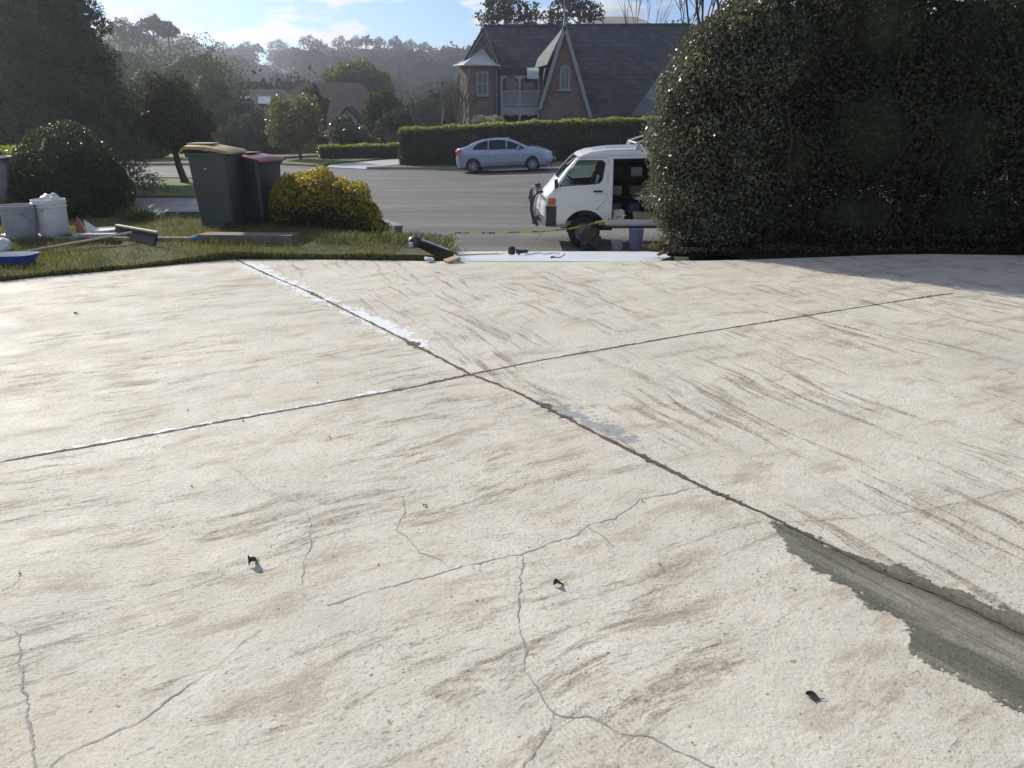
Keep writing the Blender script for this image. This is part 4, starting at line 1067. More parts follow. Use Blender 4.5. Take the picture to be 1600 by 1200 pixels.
PALEB = simple('pale_bark', (.20, .18, .155), .8, var=.35, scale=6, bump=.4, bs=25)
GRN = leafmat('strap_leaf', [(.06, .10, .025), (.09, .14, .035), (.12, .17, .05)], .35, .5, .2)

gb = empty('shrub', (-2.85, 10.35, -.35), 0, 'rounded golden leaved shrub beside the bins at the edge of the slab', 'shrub')
C0 = Vector(gb.location)
def rel(lobes, c): return [((a[0] - c[0], a[1] - c[1], a[2] - c[2]), r) for a, r in lobes]
lob = [((-2.56, 10.45, .24), (.50, .45, .46)), ((-2.86, 10.40, .16), (.26, .32, .46)), ((-2.14, 10.40, .16), (.36, .36, .43)), ((-1.92, 10.38, .02), (.26, .3, .32)), ((-2.4, 10.3, -.15), (.62, .4, .34)), ((-1.82, 10.35, -.12), (.25, .28, .25)), ((-1.66, 10.1, -.3), (.22, .22, .26)), ((-2.75, 10.2, -.1), (.3, .3, .3))]
crown('foliage', rel(lob, C0), 30000, .036, LMID, gb, .70, .45, .8, .60, 1.02)
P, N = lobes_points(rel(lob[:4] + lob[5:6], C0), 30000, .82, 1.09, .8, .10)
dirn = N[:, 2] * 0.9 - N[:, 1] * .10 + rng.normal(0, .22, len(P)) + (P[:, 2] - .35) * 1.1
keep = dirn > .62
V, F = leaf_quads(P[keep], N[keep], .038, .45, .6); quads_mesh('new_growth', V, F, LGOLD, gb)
stm = MB()
for k in range(9): a = k * .7; stm.tube([(.35 + .1 * math.cos(a), .05, 0.0), (.35 + .3 * math.cos(a), .05 + .2 * math.sin(a), .3), (.35 + .45 * math.cos(a), .05 + .3 * math.sin(a), .62)], [.016, .011, .005], 5)
stm.build('stem', BARK, gb)

td = empty('shrub', (-6.4, 11.6, -.1), 0, 'big dark clipped dome of foliage behind the buckets on the left lawn', 'shrub'); C0 = Vector(td.location)
lob = [((-6.42, 11.75, .48), (.72, .75, .82)), ((-6.22, 11.7, .30), (.66, .75, .66)), ((-6.62, 11.7, .25), (.60, .7, .70)), ((-6.12, 11.6, -.02), (.58, .6, .46))]
crown('foliage', rel(lob, C0), 60000, .034, LDARK, td, .76, .5, .8, .84, 1.02, .03)
MB().tube([(0, 0.1, -.3), (0, 0.1, .5)], .06, 8).build('stem', BARK, td)

lh = empty('hedge', (-9.0, 15.0, -1.2), 0, 'low dark clipped hedge with a sunlit top at the left edge, behind the dome shrub', 'hedge')
def box_hedge(parent, path, zb, zt, thick, n, size, m1, m2, lump=.05, topband=.18):
    """clipped hedge along a path of (x, y) with base and top heights at each end"""
    P = np.array(path, float); seg = np.linalg.norm(P[1:] - P[:-1], axis=1); cum = np.concatenate([[0], np.cumsum(seg)]); tot = cum[-1]
    def at(s): x = np.interp(s, cum, P[:, 0]); y = np.interp(s, cum, P[:, 1]); return x, y
    dxy = (P[-1] - P[0]) / np.linalg.norm(P[-1] - P[0]); nx, ny = dxy[1], -dxy[0]
    s = rng.uniform(0, tot, n); x, y = at(s); zbv = np.interp(s, cum, zb); ztv = np.interp(s, cum, zt)
    kind = rng.uniform(0, 1, n)
    lumpv = lump * (np.sin(s * 3.1) + np.sin(s * 7.7 + 1) * .6 + np.sin(s * 17 + 2) * .4)
    hgt = rng.uniform(0, 1, n)
    dep = np.where(kind < .42, thick / 2, np.where(kind < .56, -thick / 2, rng.uniform(-.5, .5, n) * thick))
    z = np.where(kind < .56, zbv + (ztv - zbv) * hgt, ztv + lumpv * .8) + rng.normal(0, .03, n)
    dep = dep + rng.normal(0, .035, n) + np.where(kind < .56, lumpv * .6 + lump * np.sin(z * 5 + s), 0)
    X = np.stack([x + nx * dep, y + ny * dep, z], 1)
    N = np.where((kind < .56)[:, None], np.array([nx, ny, .15])[None] * np.where(kind < .42, 1, -1)[:, None], np.array([0, 0, 1.])[None])
    # ends
    ne = n // 14
    for e in (0, tot):
        xx, yy = at(np.full(ne, e)); d = rng.uniform(-.5, .5, ne) * thick; zz_ = rng.uniform(0, 1, ne)
        zb0, zt0 = np.interp(e, cum, zb), np.interp(e, cum, zt)
        sg = -1 if e == 0 else 1
        X = np.vstack([X, np.stack([xx + nx * d + sg * dxy[0] * rng.normal(0, .05, ne), yy + ny * d + sg * dxy[1] * rng.normal(0, .05, ne), zb0 + (zt0 - zb0) * zz_], 1)])
        N = np.vstack([N, np.tile([dxy[0] * sg, dxy[1] * sg, .1], (ne, 1))])
    ztall = np.concatenate([ztv, np.full(ne, zt[0]), np.full(ne, zt[-1])])
    c = Vector(parent.location)
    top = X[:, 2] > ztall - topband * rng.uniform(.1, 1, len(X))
    Xl = X - np.array(c)
    V, F = leaf_quads(Xl[~top], N[~top], size, .55, .55)
    # inner twiggy mass
    parts = [(V, F)]
    cv = []; cf = []; m_ = 24
    for i in range(m_ + 1):
        s_ = tot * (0.012 + .976 * i / m_); xx, yy = at(s_); b0, t0 = np.interp(s_, cum, zb), np.interp(s_, cum, zt)
        hw = thick / 2 - .07
        for dd, zq in ((-hw, b0), (-hw, t0 - .10), (hw, t0 - .10), (hw, b0)): cv.append((xx + nx * dd - c.x, yy + ny * dd - c.y, zq - c.z))
        if i:
            for k in range(4): cf.append((4 * i - 4 + k, 4 * i - 4 + (k + 1) % 4, 4 * i + (k + 1) % 4, 4 * i + k))
    cf.append((0, 1, 2, 3)); cf.append(tuple(4 * m_ + k for k in (3, 2, 1, 0)))
    parts.append((np.array(cv), np.array(cf)))
    V, F = merge(parts); quads_mesh('foliage', V, F, m1, parent)
    V, F = leaf_quads(Xl[top], N[top], size * 1.05, .55, .75); quads_mesh('sunlit_top_leaves', V, F, m2, parent)  # top leaves get the colour with the sunlight painted in
a = D(-60, 222, 14.5); b = D(60, 216, 14.5)
box_hedge(lh, [(-11.5, 14.2), (-8.0, 14.6)], [-1.1, -1.1], [.72, .74], 1.1, 16000, .06, LHEDGE, LHSUN)

# strappy plants
def strap_plant(loc, n, ln, label, cat='plant', mat=GRN, spread=.5, group=None, wd=.018):
    o = empty('strap_plant', loc, 0, label, cat, group); V = []; F = []
    for i in range(n):
        a = random.uniform(0, 6.28); r0 = random.uniform(0, spread); bx, by = r0 * math.cos(a * 1.7), r0 * math.sin(a * 1.7) * .6
        l = ln * random.uniform(.6, 1.15); lean = random.uniform(.25, 1.1); d = Vector((math.cos(a), math.sin(a), 0)); s_ = Vector((-d.y, d.x, 0)); p = Vector((bx, by, 0)); b0 = len(V)
        for k in range(5):
            t_ = k / 4; q = p + d * (l * lean * t_ * t_ * .7) + Vector((0, 0, l * (t_ - .45 * lean * t_ * t_)))
            w_ = wd * (1 - t_ ** 2) + .002; V += [q - s_ * w_ / 2, q + s_ * w_ / 2]
            if k: F.append((b0 + 2 * k - 2, b0 + 2 * k - 1, b0 + 2 * k + 1, b0 + 2 * k))
    MB().add(V, F).build('leaves', mat, o); return o
strap_plant((-4.95, 10.72, .0), 170, .36, 'bright green strappy clump between the dome shrub and the yellow lidded bin', spread=.42)
strap_plant((-5.45, 10.55, .0), 60, .16, 'small low green tuft at the foot of the dome shrub', spread=.3)
strap_plant((-6.75, 10.9, .06), 120, .34, 'green strappy clump behind the buckets at the left edge', spread=.35)
# ------------------------------------------------------------------ house across the road
def brickmat(name, a, b, mortar, sc_=1.0, bw=.24, bh=.086):
    m_, n, out = newmat(name); t = NT(n); p = t.pos()
    sp = t.new('ShaderNodeSeparateXYZ'); t.lk(p, sp.inputs[0]); cb_ = t.new('ShaderNodeCombineXYZ')
    t.lk(t.m('ADD', sp.outputs[0], sp.outputs[1]), cb_.inputs[0]); t.lk(sp.outputs[2], cb_.inputs[1])
    bt = t.new('ShaderNodeTexBrick'); t.lk(cb_.outputs[0], bt.inputs['Vector'])
    bt.inputs['Color1'].default_value = (*a, 1); bt.inputs['Color2'].default_value = (*b, 1); bt.inputs['Mortar'].default_value = (*mortar, 1)
    bt.inputs['Scale'].default_value = sc_; bt.inputs['Brick Width'].default_value = bw; bt.inputs['Row Height'].default_value = bh; bt.inputs['Mortar Size'].default_value = .011; bt.inputs['Bias'].default_value = 0
    c = t.mix(t.ramp(t.noise(p, 1.2, 5), [(.35, .0), (.7, .5)]), bt.outputs['Color'], tuple(x * .55 for x in a))
    t.pbr(out, c, .85, 0, t.bump(bt.outputs['Fac'], -.4, .01)); return m_
BRICK = brickmat('brick', (.135, .08, .068), (.20, .125, .10), (.22, .20, .18))
def tilemat(name, a, b, rows=.46, ax='y'):
    """roof tiles: courses follow the height"""
    m_, n, out = newmat(name); t = NT(n); p = t.pos()
    sp = t.new('ShaderNodeSeparateXYZ'); t.lk(p, sp.inputs[0])
    r_ = t.m('DIVIDE', sp.outputs[2], rows * .62); fr_ = t.m('FRACT', r_); row = t.m('FLOOR', r_)
    cc = t.m('ADD', t.m('DIVIDE', t.m('ADD', sp.outputs[0], t.m('MULTIPLY', sp.outputs[1], .6)), .33), t.m('MULTIPLY', row, .5)); cf = t.m('FRACT', cc)
    wn = t.new('ShaderNodeTexWhiteNoise', noise_dimensions='2D'); cb_ = t.new('ShaderNodeCombineXYZ'); t.lk(t.m('FLOOR', cc), cb_.inputs[0]); t.lk(row, cb_.inputs[1]); t.lk(cb_.outputs[0], wn.inputs['Vector'])
    c = t.mix(wn.outputs['Value'], a, b)
    c = t.mix(t.ramp(t.noise(p, .8, 5), [(.4, 0.), (.7, .5)]), c, tuple(x * .6 for x in a))
    gap = t.m('MAXIMUM', t.ramp(fr_, [(0.0, 1.0), (.13, 0.0)]), t.m('MULTIPLY', t.ramp(cf, [(.0, 1.), (.07, 0.)]), .6))
    c = t.mix(t.m('MULTIPLY', gap, .75), c, tuple(x * .25 for x in a))
    t.pbr(out, c, .8, 0, t.bump(t.m('SUBTRACT', 1.0, t.m('MULTIPLY', fr_, 1.0)), .9, .04), .12); return m_
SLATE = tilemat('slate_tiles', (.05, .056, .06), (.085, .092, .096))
SLATE2 = tilemat('brown_tiles', (.03, .026, .025), (.048, .040, .038))
CREAMT = tilemat('pale_tiles', (.34, .33, .28), (.42, .40, .34))
TRIM = simple('grey_trim', (.25, .27, .275), .6, var=.1, scale=3)
TRIMW = simple('white_trim', (.38, .42, .44), .5, var=.08, scale=3)
METR = simple('tin_roof', (.42, .45, .46), .4, .3, var=.12, scale=2)
WINM = simple('dark_pane', (.02, .024, .028), .08, var=.1, bump=0, spec=.7)
hs = empty('house', (5.0, 51.0, h(5, 51)), 0, 'steep roofed red brick house with a tall pointed gable behind the clipped hedge', 'house')
HB = Vector(hs.location)
def hp(u, v, y): return D(u, v, y) - HB
zb = -1.2
# main roof: front slope (left and right halves) and back slope, closed
ridL, ridR = hp(752, 41, 56.5), hp(1075, 39, 56.5)
eL = hp(772, 107, 53.0); eR = hp(1090, 184, 49.2)
gx = hp(862, 107, 53.0)
mR = MB()
def slab(mb_, pts, t_=.14):
    a, b, c = [Vector(p) for p in pts[:3]]; n = (b - a).cross(c - a).normalized()
    if n.z < 0: n = -n
    lo = [Vector(p) - n * t_ for p in pts]; k = len(pts)
    mb_.add([*pts, *lo], [tuple(range(k)), tuple(range(2 * k - 1, k - 1, -1))] + [(i, i + k, (i + 1) % k + k, (i + 1) % k) for i in range(k)])
slab(mR, [ridL, Vector((gx.x + .8, ridL.y, ridL.z)), Vector((gx.x + .8, eL.y, eL.z)), eL])
mR.build('roof', SLATE, hs)
mR = MB()
rs = Vector((gx.x + .6, ridR.y, ridR.z)); rb_ = Vector((gx.x + .6, eR.y, eR.z))
slab(mR, [rs, ridR, eR, rb_]); mR.build('roof', SLATE, hs)
mR = MB()
slab(mR, [ridL, ridR, Vector((ridR.x, 64 - HB.y, 1.6 - HB.z)), Vector((ridL.x, 64 - HB.y, 1.6 - HB.z))]); mR.build('roof', SLATE, hs)
m_ = MB().beam(ridL + Vector((0, 0, .03)), ridR + Vector((0, 0, .03)), .22, .14); m_.build('ridge_cap', SLATE, hs)
# walls under the main roof
m_ = MB(); m_.box(((ridL.x + ridR.x) / 2 + .6, 59.0 - HB.y, (1.55 + zb) / 2 - HB.z), (ridR.x - ridL.x - 1.6, 9.6, 1.55 - zb - .1)); m_.build('wall', BRICK, hs)
for x in (ridL.x + .45, ridR.x - .3):
    m_ = MB(); m_.prism([(53.3 - HB.y, zb - HB.z), (53.3 - HB.y, 3.55 - HB.z), (56.5 - HB.y, ridL.z - .22), (63.4 - HB.y, 1.75 - HB.z), (63.4 - HB.y, zb - HB.z)], x - .1, x + .12, 'yz'); m_.build('gable_wall', BRICK, hs)
# tall front gable
GY0 = 48.8
ap_, bl, br = hp(882, 44, GY0), hp(843, 168, GY0), hp(923, 182, GY0)
wl, wr = hp(845, 163, GY0), hp(921, 176, GY0)
m_ = MB(); zg = zb - HB.z
m_.prism([(wl.x, zg), (wl.x, wl.z), (ap_.x, ap_.z - .12), (wr.x, wr.z), (wr.x, zg)], GY0 - HB.y, GY0 + 1.9 - HB.y); gw = m_.build('gable_wall', BRICK, hs)
m_ = MB(); f0 = GY0 - .20 - HB.y
for a, b in ((ap_, bl), (ap_, br)):
    a2 = Vector((a.x, f0, a.z + .06)); b2 = Vector((b.x, f0, b.z - .1)); m_.beam(a2, b2, .10, .20, (0, 0, 1))
m_.build('bargeboard', TRIM, hs)
m_ = MB(); bk = 55.5 - HB.y
slab(m_, [Vector((ap_.x, f0, ap_.z + .12)), Vector((ap_.x, bk, ap_.z + .12)), Vector((hp(829, 101, GY0).x, bk, hp(829, 101, GY0).z)), Vector((hp(857, 101, GY0).x - .12, f0 + .02, hp(857, 101, GY0).z))], .08)
o = m_.build('roof', tilemat('sun_painted_slates', (.13, .15, .15), (.20, .22, .22), .22), hs)  # slate made paler: sunlight on the left slope put into its colour
m_ = MB()
slab(m_, [Vector((hp(855, 105, GY0).x - .1, f0 + .03, hp(855, 105, GY0).z)), Vector((hp(855, 105, GY0).x - .1, 50.7 - HB.y, hp(855, 105, GY0).z)), Vector((bl.x - .1, 50.7 - HB.y, bl.z)), Vector((bl.x - .1, f0 + .03, bl.z))], .08)
slab(m_, [Vector((ap_.x, f0 + .02, ap_.z + .12)), Vector((ap_.x, bk, ap_.z + .12)), Vector((br.x + .1, 51.5 - HB.y, br.z)), Vector((br.x + .1, f0 + .02, br.z))], .08)
m_.build('roof', SLATE, hs)
def finial(u, v0, v1, y):
    a, b = hp(u, v0, y), hp(u, v1, y); MB().tube([a, a.lerp(b, .25), a.lerp(b, .3), b], [.09, .07, .04, .015], 6).build('finial', TRIM, hs, True)
finial(882, 46, -8, GY0 - .1); finial(755, 50, 26, 50.2)
# lancet window
lw_ = MB(); c0 = hp(882.5, 141, GY0 - .03); c1 = hp(882.5, 101, GY0 - .03); hw = .30
arch = [(-hw, 0), (-hw, (c1.z - c0.z) * .68)] + [(-hw * math.cos(k * math.pi / 10) , (c1.z - c0.z) * (.68 + .32 * math.sin(k * math.pi / 10))) for k in range(1, 5)] + [(0, c1.z - c0.z)] + [(hw * math.cos(k * math.pi / 10), (c1.z - c0.z) * (.68 + .32 * math.sin(k * math.pi / 10))) for k in range(4, 0, -1)] + [(hw, (c1.z - c0.z) * .68), (hw, 0)]
fr_ = MB().prism([(c0.x + a, c0.z + b) for a, b in arch], GY0 - .05 - HB.y, GY0 + .02 - HB.y).build('window', TRIM, hs)
MB().prism([(c0.x + a * .62, c0.z + .14 + b * .86) for a, b in arch], GY0 - .062 - HB.y, GY0 - .04 - HB.y).build('pane', WINM, fr_)
MB().box((c0.x, GY0 - .08 - HB.y, c0.z), (.8, .16, .10)).build('sill', TRIM, fr_)
MB().beam((c0.x - .0, GY0 - .07 - HB.y, c0.z + .1), (c0.x, GY0 - .07 - HB.y, c1.z - .1), .05, .03, (0, 1, 0)).build('glazing_bar', TRIM, fr_)
# left wing with its own pointed gable and bay
WY = 50.0
a_, l_, r_ = hp(755, 47, WY), hp(722, 108, WY), hp(778, 108, WY)
wL, wR = hp(728, 108, WY).x, hp(777, 108, WY).x
MB().prism([(wL, zg), (wL, hp(0, 97, WY).z), (a_.x, a_.z - .15), (wR, hp(0, 106, WY).z), (wR, zg)], WY - HB.y, 53.4 - HB.y).build('gable_wall', BRICK, hs)
m_ = MB()
for b in (Vector((wL - .15, 0, hp(0, 100, WY).z)), Vector((wR + .12, 0, hp(0, 110, WY).z))): m_.beam(Vector((a_.x, WY - .15 - HB.y, a_.z)), Vector((b.x, WY - .15 - HB.y, b.z)), .10, .20)
m_.build('bargeboard', TRIM, hs)
m_ = MB()
for bx_, bz_ in ((wL - .2, hp(0, 100, WY).z), (wR + .15, hp(0, 110, WY).z)):
    slab(m_, [Vector((a_.x, WY - .2 - HB.y, a_.z + .1)), Vector((a_.x, 56 - HB.y, a_.z + .1)), Vector((bx_, 56 - HB.y, bz_)), Vector((bx_, WY - .2 - HB.y, bz_))], .08)
m_.build('roof', SLATE, hs)
# downpipe on the corner
MB().tube([(wR - .05, WY - .06 - HB.y, hp(0, 110, WY).z), (wR - .05, WY - .06 - HB.y, zg)], .06, 6).build('downpipe', TRIM, hs, True)
# bay window with a hipped roof
BY = 49.1; bxl, bxr = hp(731, 100, BY).x, hp(769, 100, BY).x; bt_, bb_ = hp(0, 102, BY).z, zg
m_ = MB(); m_.prism([(bxl - .55, WY - .01 - HB.y), (bxl, BY - HB.y), (bxr, BY - HB.y), (bxr + .25, WY - .01 - HB.y)], bb_, bt_, 'xy'); m_.build('bay_wall', BRICK, hs)
ap2 = Vector((hp(754, 78, WY).x, WY - .02 - HB.y, hp(754, 78, WY).z)); m_ = MB()
e = [Vector((bxl - .9, WY - .02 - HB.y, bt_)), Vector((bxl - .2, BY - .25 - HB.y, bt_)), Vector((bxr + .1, BY - .25 - HB.y, bt_)), Vector((bxr + .45, WY - .02 - HB.y, bt_))]
m_.add(e + [ap2], [(0, 1, 4), (1, 2, 4), (2, 3, 4), (0, 3, 2, 1), (0, 4, 3)]); m_.build('bay_roof', METR, hs)
m_ = MB()
for q in e[:3]: m_.tube([q + Vector((0, 0, .02)), ap2 + Vector((0, 0, .02))], .035, 5)
m_.tube(e, .06, 5); m_.build('gutter', TRIMW, hs, True)
def window(u0, v0, u1, v1, y, nx=2, ny=2, fm=TRIM, parent=hs):
    p, q = hp(u0, v1, y), hp(u1, v0, y); cx_, cz_ = (p.x + q.x) / 2, (p.z + q.z) / 2; wd, ht = q.x - p.x, q.z - p.z; yy = y - HB.y
    f = MB()
    for s_ in (-1, 1): f.box((cx_ + s_ * (wd / 2 - .04), yy - .04, cz_), (.09, .10, ht)); f.box((cx_, yy - .04, cz_ + s_ * (ht / 2 - .04)), (wd - .18, .10, .09))
    for i in range(1, nx): f.box((cx_ - wd / 2 + wd * i / nx, yy - .03, cz_), (.05, .06, ht - .18))
    for i in range(1, ny): f.box((cx_, yy - .028, cz_ - ht / 2 + ht * i / ny), (wd - .18, .05, .05))
    fo = f.build('window', fm, parent); MB().box((cx_, yy - .008, cz_), (wd - .12, .02, ht - .12)).build('pane', WINM, fo); MB().box((cx_, yy - .08, cz_ - ht / 2 - .03), (wd + .12, .16, .07)).build('sill', fm, fo)
window(745, 112, 763, 149, BY - .005)
# two storey verandah between the gables
VYY = 50.7; vl, vr = hp(782, 110, VYY).x, hp(845, 110, VYY).x; V_ = lambda v: hp(0, v, VYY).z; yy = VYY - HB.y
MB().box(((vl + vr) / 2, 53.2 - HB.y, (V_(107) + zg) / 2), (vr - vl + .6, .2, V_(107) - zg)).build('wall', BRICK, hs)
window(790, 121, 812, 141, 53.1, 2, 1); window(818, 119, 842, 141, 53.1, 2, 1)
m_ = MB()
for u in (783, 812.5, 843): x = hp(u, 0, VYY).x; m_.beam((x, yy, V_(118)), (x, yy, zg), .12, .12, (0, 1, 0))
vp = m_.build('verandah_frame', TRIMW, hs)
m_ = MB(); m_.box(((vl + vr) / 2, yy, V_(113)), (vr - vl, .08, V_(108) - V_(118))); m_.build('fascia', SLATE, hs)
m_ = MB()
for u in (783, 812.5, 843):
    x = hp(u, 0, VYY).x
    for s_ in (-1, 1):
        if vl < x + s_ * .3 < vr: m_.prism([(x + s_ * .06, V_(118)), (x + s_ * .42, V_(118)), (x + s_ * .20, V_(121)), (x + s_ * .06, V_(126))], yy - .02, yy + .02)
m_.box(((vl + vr) / 2, yy, V_(118) + .03), (vr - vl, .03, .07)); m_.build('lace_bracket', TRIMW, hs)
m_ = MB(); m_.box(((vl + vr) / 2, yy - .02, V_(143)), (vr - vl, .10, .09)); m_.box(((vl + vr) / 2, yy - .02, V_(164)), (vr - vl, .10, .08))
n_ = 46
for i in range(n_): m_.box((vl + (vr - vl) * (i + .5) / n_, yy, (V_(143) + V_(164)) / 2), (.032, .03, V_(144) - V_(163.5)))
m_.build('balustrade', TRIMW, hs)
MB().box(((vl + vr) / 2, 51.9 - HB.y, V_(166)), (vr - vl, 2.4, .16)).build('balcony_floor', TRIM, hs)
m_ = MB(); m_.box(((vl + vr) / 2, yy, V_(173)), (vr - vl, .06, V_(167) - V_(178)))
for i in range(4):
    x0_ = vl + (vr - vl) * i / 4; x1_ = vl + (vr - vl) * (i + 1) / 4
    m_.prism([(x0_ + .02, V_(178)), (x1_ - .02, V_(178)), (x1_ - .02, V_(182)), (x1_ - .2, V_(180)), ((x0_ + x1_) / 2, V_(179)), (x0_ + .2, V_(180)), (x0_ + .02, V_(182))], yy - .02, yy + .02)
m_.build('valance', TRIMW, hs)
# curved awning
aw = MB(); x0_, x1_ = hp(824, 0, 50.3).x, hp(843, 0, 50.3).x; prof = []
for k in range(9):
    a = k / 8 * math.pi / 2; prof.append((51.0 - HB.y - 1.0 * math.sin(a), hp(0, 105, 50.3).z - .62 * (1 - math.cos(a))))
V, F = [], []
for i, (yv, zv) in enumerate(prof):
    V += [(x0_, yv, zv), (x1_, yv, zv), (x0_, yv, zv - .04), (x1_, yv, zv - .04)]
    if i: b = 4 * i; F += [(b - 4, b - 3, b + 1, b), (b - 2, b + 2, b + 3, b - 1), (b - 4, b, b + 2, b - 2), (b - 3, b - 1, b + 3, b + 1)]
aw.add(V, F).build('awning', METR, hs, True)
# lower hipped roof at the right
q0, q1, q2, q3 = hp(1046, 96, 50.5), hp(985, 181, 46.5), hp(1075, 181, 46.5), hp(1110, 100, 50.5)
m_ = MB(); slab(m_, [q0, q1, q2, q3], .12); m_.build('roof', tilemat('sun_painted_slates', (.10, .115, .12), (.16, .175, .18), .26), hs)  # paler copy of the slate, its sunlit look painted into the colour
m_ = MB(); m_.box(((q1.x + q2.x) / 2 + .5, 48.6 - HB.y, (q1.z + zg) / 2 - .1), (q2.x - q1.x - .6, 3.6, q1.z - zg - .2)); m_.build('wall', BRICK, hs)

# ------------------------------------------------------------------ clipped hedges of the street
hg = empty('hedge', (1.0, 41.5, h(1, 41.5)), 0, 'long tall clipped hedge with a sunlit top in front of the brick house', 'hedge')
a, b = D(622, 203, 40.2), D(1040, 181, 41.0)
box_hedge(hg, [(a.x, 41.2), (b.x * .5 + a.x * .5, 41.4), (b.x + 4, 41.7)], [h(a.x, 41) - .05, h(1, 41) - .05, h(b.x, 41) - .05], [a.z, (a.z + b.z) / 2 + .02, b.z + .02], 1.7, 60000, .085, LHEDGE, LHSUN, .05, .26)
hg2 = empty('hedge', (-7.5, 46.5, h(-7.5, 46.5)), 0, 'low clipped hedge beyond the bright path, left of the tall hedge', 'hedge')
a, b = D(494, 230, 45.6), D(632, 226, 47)
box_hedge(hg2, [(a.x, 46.3), (b.x, 48)], [h(a.x, 46) - .05, h(b.x, 48) - .05], [a.z, b.z], 1.2, 12000, .09, LHEDGE, LHSUN, .04, .13)

# ------------------------------------------------------------------ trees
def trunk_mesh(name, base, top, r0, r1, mat, parent, limbs=5, spread=1.2, bend=.3, seed=0, up=.6):
    rd_ = random.Random(seed); m_ = MB(); base, top = Vector(base), Vector(top)
    pts = [base.lerp(top, t_) + Vector((bend * math.sin(t_ * 3 + seed), bend * .6 * math.cos(t_ * 2.3 + seed), 0)) * t_ * (1 - t_) * 2 for t_ in [i / 6 for i in range(7)]]
    m_.tube(pts, [r0 + (r1 - r0) * (i / 6) for i in range(7)], 8)
    for k in range(limbs):
        a = k * 2.4 + seed; t_ = rd_.uniform(.4, .95); p = base.lerp(top, t_); L_ = spread * rd_.uniform(.6, 1.1)
        q = p + Vector((math.cos(a) * L_ * .5, math.sin(a) * L_ * .5, L_ * up * .5)); e = p + Vector((math.cos(a + .3) * L_, math.sin(a + .3) * L_, L_ * up * 1.1))
        m_.tube([p, q, e], [r1 * .8, r1 * .5, r1 * .2], 5)
    return m_.build(name, mat, parent, True)
def tree(name, base, lobes, n, size, leaf, label, cat='tree', group=None, core=.68, r=.14, bark=None, wild=.8, lo=.7, hi=1.08, lump=.16, limbs=6, lean=None, aspect=.55, droop=0.0):
    """lobes in world coordinates"""
    o = empty(name, base, 0, label, cat, group); B = Vector(base)
    lb = [((c[0] - B.x, c[1] - B.y, c[2] - B.z), rr) for c, rr in lobes]
    crown('crown', lb, n, size, leaf, o, core, aspect, wild, lo, hi, lump, droop)
    c = Vector(lb[0][0]); tp = Vector((c.x, c.y, c.z))
    trunk_mesh('trunk', (0, 0, -.3), tp, r, r * .45, bark or BARK, o, limbs, max(lb[0][1][0], .5) * .9, seed=len(label))
    return o
def px(u, v, y, ru, rv=None, ry=None):
    """lobe whose outline in the photo is centred at (u, v), at real distance y"""
    c = D(u, v, y); k = y / ray(u, v).y / FPX * 1.0
    rx = ru * k; rz = (rv or ru) * k
    return (tuple(c), (rx, ry or rx, rz))

# right: glossy climber-covered shrub and the big dark thicket
gs = empty('shrub', (2.42, 9.15, 0), 0, 'glossy leaved shrub catching the sun at the left end of the dark thicket', 'shrub'); C0 = Vector(gs.location)
lob = [((2.25, 9.95, 1.75), (.52, .6, .55)), ((2.05, 9.85, 1.15), (.48, .55, .60)), ((2.10, 9.75, .55), (.50, .5, .45)), ((2.65, 9.95, 1.95), (.45, .6, .45)), ((2.5, 9.7, 1.0), (.5, .45, .75)), ((2.2, 9.6, .22), (.42, .4, .25)), ((2.05, 9.9, 1.5), (.40, .5, .4)), ((2.9, 10.0, 2.2), (.35, .5, .35))]
lob = [((a[0] * .965, a[1] - .45, a[2] * .96), r_) for a, r_ in lob]; C0 = Vector((2.42, 9.15, 0))
lob += [((2.22, 9.5, 2.10), (.36, .45, .34)), ((2.12, 9.45, 1.72), (.38, .45, .40)), ((2.06, 9.4, 1.0), (.38, .42, .5)), ((2.5, 9.5, 2.32), (.34, .45, .26)), ((2.08, 9.35, .5), (.36, .4, .4))]
lob = [((a[0] + .12, a[1], a[2]), r_) for a, r_ in lob]
crown('foliage', rel(lob, C0), 80000, .042, LIVY, gs, .60, .52, .62, .62, 1.17, .14, .25)
P, N = lobes_points(rel(lob, C0), 3200, 1.0, 1.30, .95, .12)
V, F = leaf_quads(P, N, .045, .5, .7, .25); quads_mesh('stray_shoots', V, F, LIVY, gs)
trunk_mesh('trunk', (0, .4, 0), (0.1, .5, 1.9), .05, .02, BARK, gs, 10, .5, .1, 3)
th = empty('thicket', (5.1, 9.4, 0), 0, 'huge dark unclipped evergreen thicket filling the right side beyond the slab', 'hedge'); C0 = Vector(th.location)
lob = [((3.25, 10.3, 2.0), (.85, .9, 1.0)), ((3.3, 10.1, .95), (.8, .8, .85)), ((4.3, 10.4, 2.3), (1.0, 1.0, 1.0)), ((4.2, 10.0, 1.2), (.95, .85, .95)), ((5.3, 10.3, 2.05), (.85, 1.0, 1.0)), ((5.3, 9.9, 1.1), (.95, .8, .95)),
       ((6.3, 10.0, 1.9), (.9, .9, 1.05)), ((6.4, 9.6, .95), (.95, .8, .9)), ((7.5, 9.7, 1.9), (1.0, .9, 1.1)), ((7.6, 9.4, .9), (1.0, .85, .9)), ((8.8, 9.4, 1.7), (1.1, .9, 1.2)), ((10.2, 9.0, 1.6), (1.2, 1.0, 1.3)), ((3.0, 9.8, .35), (.6, .5, .4)), ((4.1, 9.7, .35), (.8, .5, .4)), ((5.4, 9.6, .35), (.9, .5, .4)), ((6.8, 9.3, .35), (.9, .5, .4)), ((3.9, 10.6, 2.75), (.7, .8, .45)), ((4.7, 10.5, 2.9), (.6, .8, .4)), ((2.95, 10.4, 2.55), (.35, .6, .35))]
lob = [((a[0] * .96, a[1] - .45, a[2] * .98), r_) for a, r_ in lob]
